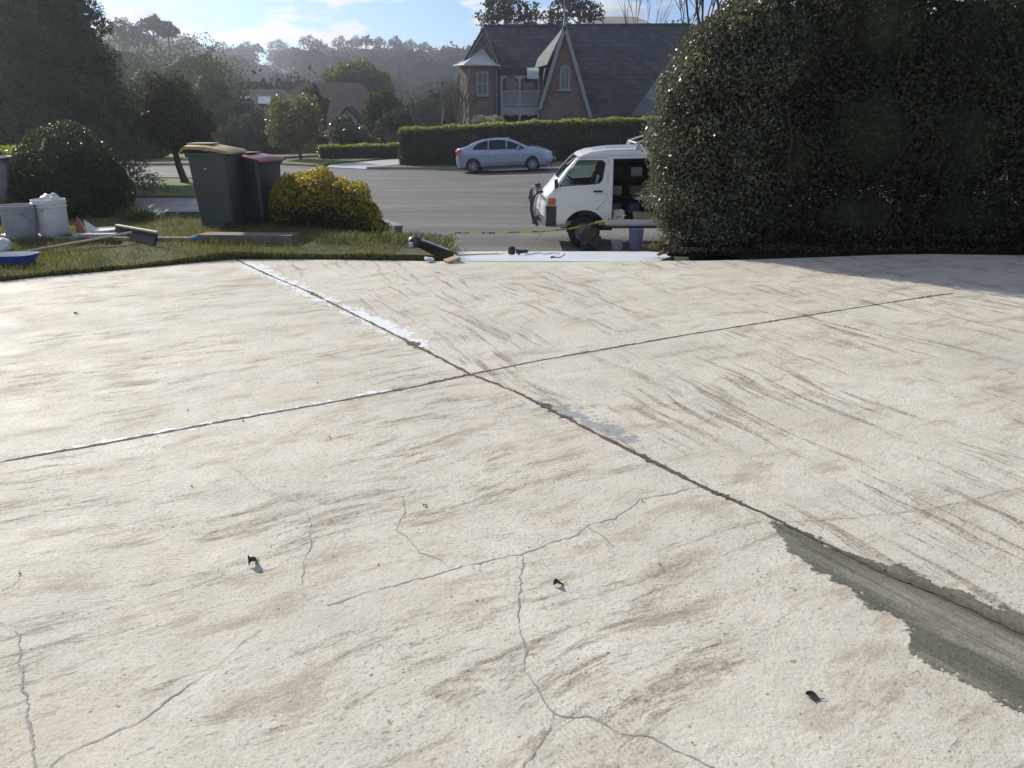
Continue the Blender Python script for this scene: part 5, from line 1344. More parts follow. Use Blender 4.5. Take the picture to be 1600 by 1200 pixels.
crown('foliage', rel(lob, C0), 150000, .050, LTHICK, th, .62, .5, .75, .66, 1.10, .12)
tm = MB(); rd_ = random.Random(5)
for k in range(26):
    x = -2.3 + k * .24 + rd_.uniform(-.1, .1); y = .0 + rd_.uniform(-.15, .35) - max(0, x - .8) * .18; p = [Vector((x, y, 0))]; d = Vector((rd_.uniform(-.5, .5), rd_.uniform(-.5, -.05), 1))
    for j in range(5): p.append(p[-1] + d.normalized() * .35 + Vector((rd_.uniform(-.1, .1), rd_.uniform(-.08, .05), 0)))
    tm.tube(p, [.022, .018, .014, .010, .007, .003], 5)
tm.build('branches', BARK, th, True)
rt = tree('tree', (7.6, 11.4, -.1), [((7.6, 11.4, 3.0), (1.5, 1.1, 1.1)), ((6.35, 11.2, 2.35), (.55, .7, .6)), ((8.6, 11.2, 2.4), (1.4, 1.0, 1.2)), ((6.9, 11.1, 3.3), (.9, .8, .6))], 26000, .055, LIVY, 'dark tree with glinting leaves rising above the right end of the thicket', core=.5, lo=.4, r=.12)

# left: tall conifer and its neighbours
cf = empty('conifer', (-13.3, 24.5, ROAD + .1), 0, 'tall dark cypress like conifer behind the dome shrub, reaching past the photo top', 'tree')
n = 60000
zz_ = rng.uniform(0, 1, n) ** .8 * 9.5; ph = rng.uniform(0, 2 * math.pi, n)
rad = 2.25 * (1 - (zz_ / 9.6)) ** .75 + .12
kk = 1 + .10 * np.sin(ph * 7 + zz_ * 2.1) + .10 * np.sin(zz_ * 5.2 + ph * 2) + .06 * np.sin(zz_ * 13 + ph * 5)
rr = rad * kk * rng.uniform(.72, 1.04, n)
P = np.stack([rr * np.cos(ph), rr * np.sin(ph), zz_ + .2], 1); N = np.stack([np.cos(ph), np.sin(ph), np.full(n, .3)], 1)
V1, F1 = leaf_quads(P, N, .15, .28, .5, -.5)
core_ = []
cv = []; cff = []
for j in range(13):
    z = j / 12 * 9.0
    for i in range(14): a = 2 * math.pi * i / 14; r_ = (2.25 * (1 - z / 9.6) ** .75) * .74 * (1 + .1 * math.sin(i * 3 + j)); cv.append((r_ * math.cos(a), r_ * math.sin(a), z + .15))
for j in range(12):
    for i in range(14): cff.append((j * 14 + i, j * 14 + (i + 1) % 14, (j + 1) * 14 + (i + 1) % 14, (j + 1) * 14 + i))
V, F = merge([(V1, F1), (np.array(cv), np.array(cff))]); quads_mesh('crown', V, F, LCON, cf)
MB().tube([(0, 0, -.3), (0, 0, 4), (0, 0, 9)], [.2, .13, .03], 8).build('trunk', BARK, cf, True)
tree('tree', (-17.2, 27, ROAD + .1), [px(20, 90, 27, 75, 60), px(-30, 60, 27, 60, 60), px(50, 150, 26.5, 70, 60), px(10, 190, 26.5, 80, 60)], 30000, .13, LGUM, 'loose dark tree at the far left edge with bits of sky showing through', lo=.35, core=.0, lump=.22, r=.25)
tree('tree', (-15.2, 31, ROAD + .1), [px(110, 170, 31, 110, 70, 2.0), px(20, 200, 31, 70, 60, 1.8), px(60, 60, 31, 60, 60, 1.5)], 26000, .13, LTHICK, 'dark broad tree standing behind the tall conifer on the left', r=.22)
# leaning street tree
b0 = G(288, 285, ROAD + .1)
st = empty('tree', b0, 0, 'dark street tree with a leaning trunk on the sunlit verge left of the bins', 'tree')
stt = D(272, 232, b0.y) - b0
m_ = MB(); m_.tube([(0.05, 0, -.1), (.0, 0, .12), stt * .5 + Vector((-.02, 0, 0)), stt, stt + Vector((-.1, 0, .9))], [.20, .14, .12, .10, .06], 8)
for k in range(7): a = k * .9; m_.tube([stt, stt + Vector((.7 * math.cos(a), .7 * math.sin(a), .5)), stt + Vector((1.4 * math.cos(a), 1.2 * math.sin(a), 1.2))], [.05, .035, .012], 5)
m_.build('trunk', BARK, st, True)
lb = [px(272, 190, b0.y, 46, 36), px(240, 205, b0.y, 30, 24), px(305, 200, b0.y, 30, 26), px(265, 155, b0.y, 40, 34), px(290, 225, b0.y, 24, 12)]
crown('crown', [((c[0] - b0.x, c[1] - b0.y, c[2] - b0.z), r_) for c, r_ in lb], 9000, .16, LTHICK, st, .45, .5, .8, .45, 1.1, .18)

GT = 'dark garden trees across the far lawn'
specs = [  # u, v, y, ru, rv, mat, label
 (215, 215, 47, 46, 32, LTHICK, 'dark rounded shrub on the far lawn right beside the dome shrub outline'),
 (235, 150, 66, 60, 62, LTHICK, 'dark tree filling the space right of the tall conifer'),
 (330, 165, 60, 55, 70, LTHICK, 'broad dark tree above the yellow bin lid'),
 (390, 215, 54, 40, 34, LGUM, 'low dark tree behind the far lawn, left of the yellowish tree'),
 (345, 225, 53, 40, 22, LTHICK, 'dark low bush mass at the back of the far lawn'),
 (190, 105, 100, 46, 40, LTHICK, 'dark tree rising between the tall conifer and the left skyline gums'),
 (300, 120, 90, 70, 50, LTHICK, 'tall grey green tree behind the broad dark one on the left'),
 (372, 190, 57, 34, 34, LTHICK, 'dark rounded tree half covering the grey roofed house'),
 (620, 200, 56, 30, 24, LGUM, 'dull green shrub mass at the right end of the low clipped hedge'),
 (598, 170, 60, 26, 26, LTHICK, 'dark rounded tree right of the brown roofed house'),
 (488, 165, 61, 20, 24, LGUM, 'dull tree overlapping the left end of the brown roof'),
 (425, 232, 56, 22, 18, LGUM, 'small dark shrub under the yellowish tree'),
]
for i, (u, v, y, ru, rv, mt, lbm) in enumerate(specs):
    c, r_ = px(u, v, y, ru, rv); g = h(c[0], y)
    lb = [(c, r_), ((c[0] - r_[0] * .5, c[1], c[2] - r_[2] * .3), (r_[0] * .6, r_[1] * .6, r_[2] * .65)), ((c[0] + r_[0] * .5, c[1], c[2] - r_[2] * .25), (r_[0] * .6, r_[1] * .6, r_[2] * .6)), ((c[0] + r_[0] * .1, c[1] - .3 * r_[1], max(g + r_[2] * .3, c[2] - r_[2] * .7)), (r_[0] * .8, r_[1] * .7, r_[2] * .5))]
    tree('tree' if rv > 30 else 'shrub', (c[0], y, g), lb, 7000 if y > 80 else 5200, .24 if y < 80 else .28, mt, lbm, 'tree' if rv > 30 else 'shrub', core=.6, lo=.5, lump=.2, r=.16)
lb = [px(458, 190, 45.5, 34, 32), px(440, 172, 45.5, 20, 20), px(482, 172, 45.5, 18, 22), px(430, 205, 45.5, 16, 20), px(485, 205, 45.5, 18, 18), px(458, 222, 45.5, 26, 12)]
LYEL = leafmat('yellowing_leaf', [(.075, .075, .03), (.11, .105, .035), (.15, .135, .045), (.19, .16, .06)], .4, .45)
tree('tree', (D(470, 252, 45.5).x, 45.5, h(-12, 45.5)), lb, 9000, .13, LYEL, 'small yellowish green tree on the verge between the two bright strips of road', core=.0, lo=.3, lump=.2, r=.10, limbs=9)
lb = [px(540, 212, 50, 28, 20), px(530, 200, 50, 14, 18), px(556, 215, 50, 22, 16), px(545, 192, 50, 8, 10)]
tree('shrub', (D(540, 235, 50).x, 50, h(-10, 50)), lb, 5000, .17, LIVY, 'glossy magnolia like shrub glinting behind the low clipped hedge', 'shrub', core=.4, lo=.4)
lb = [px(560, 125, 95, 40, 27), px(530, 122, 95, 24, 14), px(590, 135, 95, 24, 20), px(548, 115, 95, 26, 16), px(575, 150, 95, 40, 20)]
tree('tree', (D(560, 150, 95).x, 95, h(-18, 95)), lb, 9000, .34, LOLIVE, 'rounded olive green tree lit by the sun in the middle distance', core=.7, lump=.16, r=.3)
tree('shrub', (D(762, 192, 47).x, 47, h(-1, 47)), [px(750, 190, 47, 14, 8), px(772, 190, 47, 16, 8)], 1500, .12, leafmat('silver_leaf', [(.25, .26, .22), (.33, .34, .3)], .3, .4), 'small silvery shrub peeping over the hedge below the bay window', 'shrub', core=.4)

LGUMD = leafmat('far_gum_leaf', [(.03, .038, .026), (.045, .05, .032), (.06, .058, .038)], .2, .9, .0)
# gum trees behind the brick house
for i, (lbs, lab) in enumerate([([px(790, 12, 76, 34, 24), px(765, 28, 76, 22, 14), px(820, 25, 76, 30, 20), px(770, 5, 76, 18, 12)], 'large gum tree behind the brick house, left of the tall gable spike'),
                               ([px(905, 12, 80, 28, 20), px(925, 22, 80, 20, 14), px(870, 24, 80, 26, 16), px(885, 2, 80, 20, 14)], 'large gum tree behind the brick house, right of the tall gable spike')]):
    lbs = [(c_, tuple(q * .85 for q in r_)) for c_, r_ in lbs]
    tree('gum_tree', (lbs[0][0][0], 78, h(0, 78)), lbs, 2300, .30, LGUMD, lab, 'tree', core=.0, lo=.30, lump=.34, r=.35, limbs=10, bark=PALEB)
# bare winter trees
def bare_tree(loc, ht, seed, label, levels=5, spread=.55, r=.09, mat=None, first=.3, name='bare_tree', cat='tree', nb=3, minr=.006):
    rd_ = random.Random(seed); o = empty(name, loc, 0, label, cat); m_ = MB()
    def grow(p, d, L_, r_, lv):
        q1 = p + d * L_ * .5 + Vector((rd_.uniform(-1, 1), rd_.uniform(-1, 1), 0)) * L_ * .05; q2 = p + d * L_ + Vector((rd_.uniform(-1, 1), rd_.uniform(-1, 1), .3)) * L_ * .07
        m_.tube([p, q1, q2], [r_, r_ * .85, r_ * .68], 7 if lv > 3 else 4, False)
        if lv == 0: return
        for k in range(nb if lv > 1 else nb + 1):
            a = rd_.uniform(0, 6.28); s_ = rd_.uniform(.35, 1.0) * spread; nd = (d + Vector((math.cos(a) * s_, math.sin(a) * s_, rd_.uniform(0, .35)))).normalized()
            st_ = q1.lerp(q2, rd_.uniform(-.2, 1.0) if k else 1.0)
            grow(st_, nd, L_ * rd_.uniform(.58, .84), max(minr, r_ * .6), lv - 1)
    grow(Vector((0, 0, -.2)), Vector((.03, 0, 1)).normalized(), ht * first, r, levels)
    m_.build('branches', mat or BARK, o, True); return o
GREYB = simple('grey_bark', (.13, .115, .10), .8, var=.3, scale=6, bump=.3)
bare_tree((D(720, 190, 48.2).x, 48.2, h(-3, 48)), 6.6, 3, 'tall bare winter tree with grey twigs left of the bay window', 5, .55, .12, GREYB, .24)
bare_tree((D(690, 190, 52).x, 52, h(-5, 52)), 6.6, 8, 'bare upright tree behind the left end of the tall hedge', 5, .42, .10, GREYB, .25)
bare_tree((D(655, 200, 50).x, 50, h(-6, 50)), 3.2, 12, 'low bare twiggy tree just left of the brick house', 5, .9, .07, GREYB, .22)
bare_tree((D(605, 210, 52).x, 52, h(-8, 52)), 2.6, 22, 'low spreading bare shrub behind the low hedge', 5, 1.0, .06, simple('pinkish_twigs', (.16, .12, .11), .8), .22, 'bare_shrub', 'shrub')
bare_tree((D(1090, 30, 13.2).x, 13.2, h(3, 13.2)), 5.2, 31, 'dark bare tree rising behind the glossy shrub, branches crossing the sky', 5, .75, .06, BARK, .40)
bare_tree((D(1008, 30, 60).x, 62, h(10, 62)), 9.5, 41, 'thin bare tree above the right part of the slate roof', 4, .3, .07, GREYB, .45)

# ------------------------------------------------------------------ other houses
def gable_house(name, c, wd, dp, wh, rh, roof, wall, rz, label, front_gable=None, skylights=0, nwin=3, ovr=.35):
    o = empty(name, c, rz, label, 'house')
    MB().box((0, 0, wh / 2 - .3), (wd, dp, wh + .6)).build('wall', wall, o)
    m_ = MB(); inx = min(wd * .32, dp * .5); X, Y = wd / 2 + ovr, dp / 2 + ovr
    m_.add([(-X, -Y, wh), (X, -Y, wh), (X, Y, wh), (-X, Y, wh), (-X + inx, 0, wh + rh), (X - inx, 0, wh + rh)], [(0, 1, 5, 4), (1, 2, 5), (2, 3, 4, 5), (3, 0, 4), (0, 3, 2, 1)]); ro = m_.build('roof', roof, o)
    for k in range(skylights):
        x = -wd * .12 + k * 1.5; t_ = .55; z = wh + rh * t_; y = -Y + Y * t_; a = math.atan2(rh, Y)
        MB().box((x, y, z + .06), (.9, 1.1, .07), Matrix.Rotation(a, 3, 'X')).build('skylight', METR, ro)
    for k in range(nwin):
        x = -wd / 2 + wd * (k + .5) / nwin; f = MB().box((x, -dp / 2 - .02, wh * .55), (1.5, .08, 1.2)).build('window', TRIMW, o); MB().box((x, -dp / 2 - .065, wh * .55), (1.34, .03, 1.04)).build('pane', WINM, f)
    if front_gable:
        gx_, gw_, gh_ = front_gable; yb = -dp / 2 - 1.2
        g = MB().prism([(gx_ - gw_ / 2, -.3), (gx_ + gw_ / 2, -.3), (gx_ + gw_ / 2, wh * .9), (gx_, wh * .9 + gh_), (gx_ - gw_ / 2, wh * .9)], yb, 0).build('front_gable', TRIMW, o)
        m_ = MB()
        for s_ in (-1, 1): slab(m_, [Vector((gx_, yb - .25, wh * .9 + gh_ + .1)), Vector((gx_, 0, wh * .9 + gh_ + .1)), Vector((gx_ + s_ * (gw_ / 2 + .3), 0, wh * .9 - .15)), Vector((gx_ + s_ * (gw_ / 2 + .3), yb - .25, wh * .9 - .15))], .1)
        m_.build('gable_roof', roof, o)
        m_ = MB()
        for x in (-.33, 0, .33): m_.box((gx_ + x * gw_, yb - .03, wh * .9 + gh_ * (.38 if x == 0 else .15)), (.10, .05, gh_ * (.8 if x == 0 else .35)))
        m_.box((gx_, yb - .035, wh * .9 + .02), (gw_, .06, .12)); m_.build('timber_strips', SLATE2, g)
    return o
c = D(410, 215, 62); gable_house('house', (c.x, 62, -2.2), 8, 7, 3.1, 1.9, SLATE, BRICK, R(12), 'grey roofed house with skylights behind the yellowish tree', skylights=2)
c = D(520, 215, 66); gable_house('house', (c.x + .2, 66, -2.3), 10.5, 9, 2.75, 2.9, SLATE2, BRICK, 0, 'brown roofed house with a small pale half timbered gable behind the low hedge', front_gable=(2.2, 2.3, 1.3))
c = D(960, 60, 84); gable_house('house', (c.x, 84, h(8, 84)), 9, 7, c.z + 0.25 - h(8, 84), 1.7, CREAMT, PWHITE, 0, 'pale tiled house roof showing above the slate roof', front_gable=(2.6, 3.0, 1.2))

# hillside: scattered houses with shining roofs, skyline gums, and the wood itself
def hit(u, v, dz=0.0):
    d = ray(u, v)
    for i in range(1, 600):
        y = 190 + i * .6; t_ = y / d.y; z = CZ + d.z * t_
        if z < h(d.x * t_, y) + dz: return Vector((d.x * t_, y, h(d.x * t_, y)))
    return None
SHINE = simple('shiny_tin', (.70, .72, .74), .25, .6, var=.06, bump=0)
hill_h = []
hroofs = [(423, 90, 'long pale roof, upper left of a pair on the hillside'), (446, 98, 'pale roof, lower right of a pair on the hillside'), (436, 107, 'small grey roof under the two pale ones on the hillside'), (203, 98, 'pale roof far left on the hill above the conifer edge'), (282, 127, 'thin pale roof on the hill above the yellow bin'), (333, 114, 'grey roof on the hill right above the bin'), (524, 82, 'small pale roof just under the skyline'), (556, 84, 'tiny pale roof under the skyline right of another'), (655, 132, 'tilted bright roof above the bare shrubs'), (626, 158, 'grey roof low on the hill beside the olive tree')]
for u, v, lab in hroofs:
    p = hit(u, v, 5.5)
    if p is None: continue
    hill_h.append((u, v, p.y))
    o = empty('hill_house', p - Vector((0, 0, 2.6)), R(random.uniform(-35, 35)), lab, 'house'); wd = p.y * random.uniform(.018, .028) * (.5 if u < 340 else .75); dp = wd * .7
    MB().box((0, 0, 2.2), (wd, dp, 4.6)).build('wall', PWHITE, o)
    X, Y = wd / 2 + .4, dp / 2 + .4
    MB().add([(-X, -Y, 4.5), (X, -Y, 4.5), (X, Y, 4.5), (-X, Y, 4.5), (-X + Y * .8, 0, 6.2), (X - Y * .8, 0, 6.2)], [(0, 1, 5, 4), (1, 2, 5), (2, 3, 4, 5), (3, 0, 4), (0, 3, 2, 1)]).build('roof', SHINE if 'grey' not in lab else METR, o)
    for k in (-.25, .25): MB().box((wd * k, -dp / 2 - .03, 2.6), (wd * .2, .08, 1.5)).build('window', WINM, o)
# the wood
CR_ = []; rr_ = random.Random(17)
def uv(p):
    d = Vector(p) - Vector((0, 0, CZ)); dep = d.y * cP - d.z * sP; up = d.y * sP + d.z * cP
    return 800 + FPX * d.x / dep, 600 - FPX * up / dep
for k in range(2100):
    y = 88 + 400 * rr_.random() ** 1.35; x = rr_.uniform(-.80, .45) * y
    if y < 100 and -24 < x < -12: continue
    s_ = rr_.uniform(.7, 1.25) * (3.4 + y * .009); g = h(x, y); hh = s_ * rr_.uniform(1.2, 2.0)
    if y < 160: s_ *= .8; hh *= .75
    U, V_q = uv((x, y, g + hh * .8)); rp = s_ / y * FPX * .8
    if any(abs(U - a) < rp + 4 and y < c + 3 and V_q < b + 40 and uv((x, y, g + hh * 1.2))[1] < b + 2 for a, b, c in hill_h): continue
    if uv((x, y, g + hh * 1.35))[1] < 66 + (0 if U > 300 else -24) + (40 if y < 230 and U > 320 else 0) and U > 175 and U < 760: continue
    CR_.append((x, y, g, s_, hh))
parts = []
for i, (x, y, g, s_, hh) in enumerate(CR_):
    lb = [((x, y, g + hh * .75), (s_, s_, hh * .5))]
    for j in range(3): a = rr_.uniform(0, 6.3); lb.append(((x + math.cos(a) * s_ * .6, y + math.sin(a) * s_ * .6, g + hh * rr_.uniform(.5, .95)), (s_ * .55, s_ * .55, hh * .28)))
    nl = 210 if y < 200 else 120
    P, N = lobes_points(lb, nl, .7, 1.08, .6, .15)
    parts.append(leaf_quads(P, N, .10 * s_ + .0022 * y, .7, .75))
    parts.append(ball_quads(lb[0][0], [q * .8 for q in lb[0][1]], nu=8, nv=5, amp=.15, seed=i))
V, F = merge(parts)
LWOOD = leafmat('hill_leaf', [(.012, .020, .010), (.02, .03, .013), (.03, .042, .017), (.034, .037, .02), (.024, .031, .017)], .12, .9, .0)
wo_ = quads_mesh('woodland', V, F, LWOOD); tag(wo_, kind='stuff')
# skyline gums
ORD = 'first second third fourth fifth sixth seventh eighth ninth tenth eleventh twelfth thirteenth fourteenth'.split()
sky_px = [(188, 45, 30, 16), (238, 38, 22, 14), (262, 48, 18, 14), (215, 60, 30, 18), (300, 78, 14, 10), (345, 76, 16, 11), (385, 74, 14, 9), (434, 70, 16, 9), (482, 64, 15, 10), (497, 72, 16, 10), (532, 66, 14, 10), (556, 66, 11, 10), (572, 64, 11, 9), (592, 66, 11, 9), (617, 66, 11, 9), (640, 70, 12, 8), (663, 74, 13, 8), (402, 76, 10, 8)]
sky_px.sort(key=lambda q: q[0])
for i, (u, v, ru, rv) in enumerate(sky_px):
    y = 135 if u < 270 else 330 + (i * 37) % 60
    c, r_ = px(u, v, y, ru, rv); g = h(c[0], y)
    lb = [(c, (r_[0] * .7, r_[0] * .7, r_[2] * .7)), ((c[0] - r_[0] * .6, c[1], c[2] - r_[2] * .1), (r_[0] * .45, r_[0] * .45, r_[2] * .5)), ((c[0] + r_[0] * .6, c[1], c[2] - r_[2] * .2), (r_[0] * .45, r_[0] * .45, r_[2] * .45)), ((c[0] + r_[0] * .15, c[1], c[2] + r_[2] * .5), (r_[0] * .4, r_[0] * .4, r_[2] * .4))]
    left = u < 270
    o = tree('gum_tree', (c[0], y, g), lb, 1100 if left else 480, (.42 if left else .75), LGUMD, (ORD[i] + ' wide crowned gum tree to the right of the conifer on the skyline' if left else ORD[i - 4] + ' distant gum tree from the left along the far ridge skyline'), 'tree', 'gum trees on the left skyline' if left else 'gum trees along the far ridge', core=0, lo=.3, lump=.32, r=.30, limbs=6, bark=BARK)
# ------------------------------------------------------------------ things lying on our lawn
def on_lawn(u, v):
    p = G(u, v, .05)
    for i in range(6): p = G(u, v, lawn_h(p.x, p.y))
    return p
LZ = .0
GREYB2 = simple('mortar_grey_plastic', (.30, .31, .33), .6, var=.25, scale=7)
p = on_lawn(26, 378); tubb('bucket', (p.x - .04, p.y + .19, p.z), .172, .385, GREYB2, 'mortar smeared grey bucket at the left edge of the lawn', 'bucket', .92)
p = on_lawn(70, 376); tubb('bucket', (p.x - .05, p.y + .30, p.z), .178, .43, PWHITE, 'tall whitish bucket with a bag in its mouth, right of the grey one', 'bucket', .93)
# cloudy bag stuffed into the white bucket
o = blob('plastic_bag', (0, 0, 0), (.11, .10, .07), PWHITE, .45, 2.0, n=20, seed=8); o.location = (p.x - .01, p.y + .30, p.z + .42); tag(o, 'crumpled pale plastic bag sticking out of the tall whitish bucket', 'bag')
# orange and pale sack leaning on the bucket
sk = empty('cement_bag', (p.x + .27, p.y + .38, p.z), 0, 'folded sack, orange and pale grey, leaning on the right of the white bucket', 'sack')
ORG = simple('orange_print', (.36, .13, .10), .6, var=.12)
V = [(-.12, 0, 0), (.06, -.06, 0), (-.08, .02, .25), (.0, .12, 0)]; MB().add(V, [(0, 1, 2), (1, 3, 2), (3, 0, 2), (0, 3, 1)]).build('printed_side', ORG, sk, bev=.012)
V = [(.062, -.062, 0), (.27, .0, .0), (.0, .0, .20), (.10, .14, 0)]; MB().add(V, [(0, 1, 2), (1, 3, 2), (3, 0, 2), (0, 3, 1)]).build('folded_side', PWHITE, sk, bev=.012)
# grey rounded drum at the left edge, behind
gd = empty('planter', (-7.35, 11.4, .0), 0, 'grey rounded planter behind the buckets, cut by the left photo edge', 'planter')
MB().lathe([(.20, 0), (.34, .12), (.42, .34), (.43, .52), (.38, .70), (.30, .80), (.33, .84), (.30, .86), (.27, .80), (.001, .76)], n=32, close=False).build('pot', simple('grey_glaze', (.22, .22, .22), .5, var=.2), gd, True)
MB().tube([(.33 * math.cos(a), .33 * math.sin(a), .85) for a in [k * math.pi / 16 for k in range(33)]], .012, 6, False).build('rim', PWHITE, gd, True)
# pale offcuts under the buckets
for (u, v, ln, rz, lab) in ((18, 371.5, .20, -.2, 'short white board offcut, leftmost under the grey bucket'), (36, 374, .26, -.35, 'white board offcut in front of the grey bucket'), (56, 372, .16, .05, 'white board offcut between the two buckets')):
    q = on_lawn(u, v); o = MB().box((0, 0, 0), (ln, .09, .018)).build('board', PWHITE, bev=.003); o.location = q + Vector((0, 0, .03)); o.rotation_euler = (R(8), R(3), rz); tag(o, lab, 'board', 'white board offcuts by the buckets')
# blue tray, pale bag
q = on_lawn(14, 413)
bt = empty('tray', q + Vector((0.02, .05, .01)), R(4), 'blue plastic tray with a white inside lying at the slab edge', 'tray')
BLUE = simple('blue_plastic', (.03, .09, .48), .4, var=.12)
def boat(z0, z1, r0, r1, t_):
    V = []; 
    for z, rx, ry in ((z0, r0, .10), (z1 * .6, (r0 + r1) / 2, .13), (z1, r1, .155)):
        for k in range(20): a = 2 * math.pi * k / 20; V.append(((rx - t_) * math.copysign(abs(math.cos(a)) ** .6, math.cos(a)), (ry - t_) * math.copysign(abs(math.sin(a)) ** .6, math.sin(a)), z + t_))
    F = [(20 * j + k, 20 * j + (k + 1) % 20, 20 * j + 20 + (k + 1) % 20, 20 * j + 20 + k) for j in range(2) for k in range(20)]; return V, F + [tuple(range(20))]
V, F = boat(0, .085, .19, .235, 0); MB().add(V, F).build('shell', BLUE, bt, True); V, F = boat(.008, .078, .18, .228, .006); MB().add(V, F).build('inside', PWHITE, bt, True)
q = on_lawn(-2, 395); o = blob('plastic_bag', (0, 0, .06), (.14, .11, .10), PWHITE, .3, 2.2, n=20, flat=0, seed=2); o.location = q; tag(o, 'pale rounded plastic bag at the left photo edge above the blue tray', 'bag')
# white lid
q = on_lawn(161, 365.5); o = empty('round_lid', q + Vector((0, .05, .035)), 0, 'round white bucket lid lying flat on the grass', 'lid')
MB().lathe([(.155, 0), (.165, .006), (.165, .02), (.155, .022), (.150, .012), (.001, .010)], n=36, close=False).build('disc', simple('bright_white_plastic', (.8, .8, .8), .35, var=.03), o, True); MB().lathe([(.11, .011), (.115, .017), (.12, .011)], n=36, close=False).build('ring', PWHITE, o, True)
# squeegee: wide black blade with a pale top edge, long pale handle
a, b = on_lawn(184, 372), on_lawn(244, 385); a.z += .02; b.z += .02
sq = empty('squeegee', a.lerp(b, .5), math.atan2(b.y - a.y, b.x - a.x), 'wide floor squeegee with black blade and long pale handle lying on the grass', 'squeegee')
hl = (b - a).length / 2 + .02; PINE = simple('pale_timber', (.55, .48, .33), .6, var=.15, scale=8); WOODG = simple('weathered_board', (.33, .30, .25), .85, var=.3, scale=12, bump=.5)
MB().box((0, 0, .055), (hl * 2, .03, .13), Matrix.Rotation(R(-18), 3, 'X')).build('blade', RUB, sq, bev=.004)
MB().box((0, .022, .128), (hl * 2 + .01, .035, .022)).build('head_bar', PINE, sq, bev=.004)
e = on_lawn(42, 397.5); m_inv = sq.matrix_basis.inverted(); el = m_inv @ (e + Vector((0, 0, .04)))
from mathutils import Euler
Mq = Matrix.Translation(sq.location) @ Euler(sq.rotation_euler).to_matrix().to_4x4(); el = Mq.inverted() @ (e + Vector((0, 0, .03))); ml = Mq.inverted() @ (on_lawn(208, 377) + Vector((0, 0, .10)))
MB().tube([ml, el], .013, 8).build('handle', PINE, sq, True)
# long edging boards
def board(u0, v0, u1, v1, wd, th_, mat, lab, lift=.02, name='timber_board'):
    a, b = on_lawn(u0, v0), on_lawn(u1, v1); c = (a + b) / 2; d = b - a
    o = MB().box((0, 0, 0), (d.length, wd, th_)).build(name, mat, bev=.003); o.location = c + Vector((0, 0, lift)); o.rotation_euler = (0, -math.atan2(d.z, math.hypot(d.x, d.y)), math.atan2(d.y, d.x)); return tag(o, lab, 'board')
board(88, 376.5, 303, 376.8, .05, .05, WOODG, 'long thin grey timber edging across the lawn', .02)
board(119, 378, 183, 377.5, .11, .035, simple('peeling_board', (.36, .34, .31), .85, var=.45, scale=18, bump=.6), 'short peeling whitish plank lying against the long timber edging', .075)
board(318, 377.5, 462, 379.5, .22, .09, simple('sleeper_wood', (.15, .125, .10), .85, var=.3, scale=10, bump=.5), 'thick timber sleeper in front of both wheelie bins', .05, 'timber_sleeper')
# blue rag
q = on_lawn(314, 379); o = blob('rag', (0, 0, 0), (.11, .05, .03), simple('blue_cloth', (.05, .16, .38), .8, var=.3), .5, 3, n=20, seed=6); o.location = q + Vector((0, .0, .05)); tag(o, 'small crumpled blue rag beside the timber sleeper', 'rag')

# ------------------------------------------------------------------ garden corner: wall, post, tape, lead, rubbish
gw_ = empty('garden_wall', (-1.60, 11.2, -.6), 0, 'low grey rendered garden wall end emerging behind the golden shrub', 'wall')
GWM = simple('grey_render', (.17, .17, .17), .85, var=.15, scale=4, bump=.3)
d = (Vector((-2.05, 12.1, 0)) - Vector((-1.60, 11.2, 0))); n_ = Vector((-d.y, d.x, 0)).normalized() * .055
def wallseg(z0, z1, grow): 
    a, b = Vector((0, 0, 0)) - d.normalized() * grow, d; k = n_ * (1 + grow * 6)
    vs = [a - k, a + k, b + k, b - k]; return [v_ + Vector((0, 0, z)) for z in (z0, z1) for v_ in vs], [(0, 1, 2, 3), (7, 6, 5, 4), (0, 4, 5, 1), (1, 5, 6, 2), (2, 6, 7, 3), (3, 7, 4, 0)]
v_, f_ = wallseg(-.6, .50, 0); MB().add(v_, f_).build('wall', GWM, gw_); v_, f_ = wallseg(.502, .54, .02); MB().add(v_, f_).build('capping', KERB, gw_)
pz = 15.0; pb = D(710, 393, pz); pt_ = D(710, 362.5, pz)
ps = empty('stake', (pb.x, pz, pb.z - .1), 0, 'thin timber stake holding the barrier tape beside the ramp', 'stake')
hh_ = pt_.z - pb.z + .1; m_ = MB().box((-.028, 0, hh_ / 2), (.022, .03, hh_)); m_.build('rail', PINE, ps); MB().box((.028, 0, hh_ / 2), (.022, .03, hh_)).build('rail', PINE, ps); MB().box((0, -.018, hh_ - .04), (.09, .012, .03)).build('cross_piece', PINE, ps)
def tapemat():
    m_, n, out = newmat('barrier_tape'); t = NT(n)
    uvn = t.new('ShaderNodeAttribute'); uvn.attribute_name = 'len'
    f = t.m('FRACT', t.m('MULTIPLY', uvn.outputs['Fac'], 1 / .56))
    yel = t.m('GREATER_THAN', f, .55); let = t.m('GREATER_THAN', t.noise(t.mapping(t.pos(), (1, 1, 1)), 38, 1), .5)
    c = t.mix(yel, t.mix(let, (.55, .47, .25), (.03, .03, .03)), (.75, .52, .05)); t.pbr(out, c, .4, 0, None, .5); return m_
TAPE = tapemat()
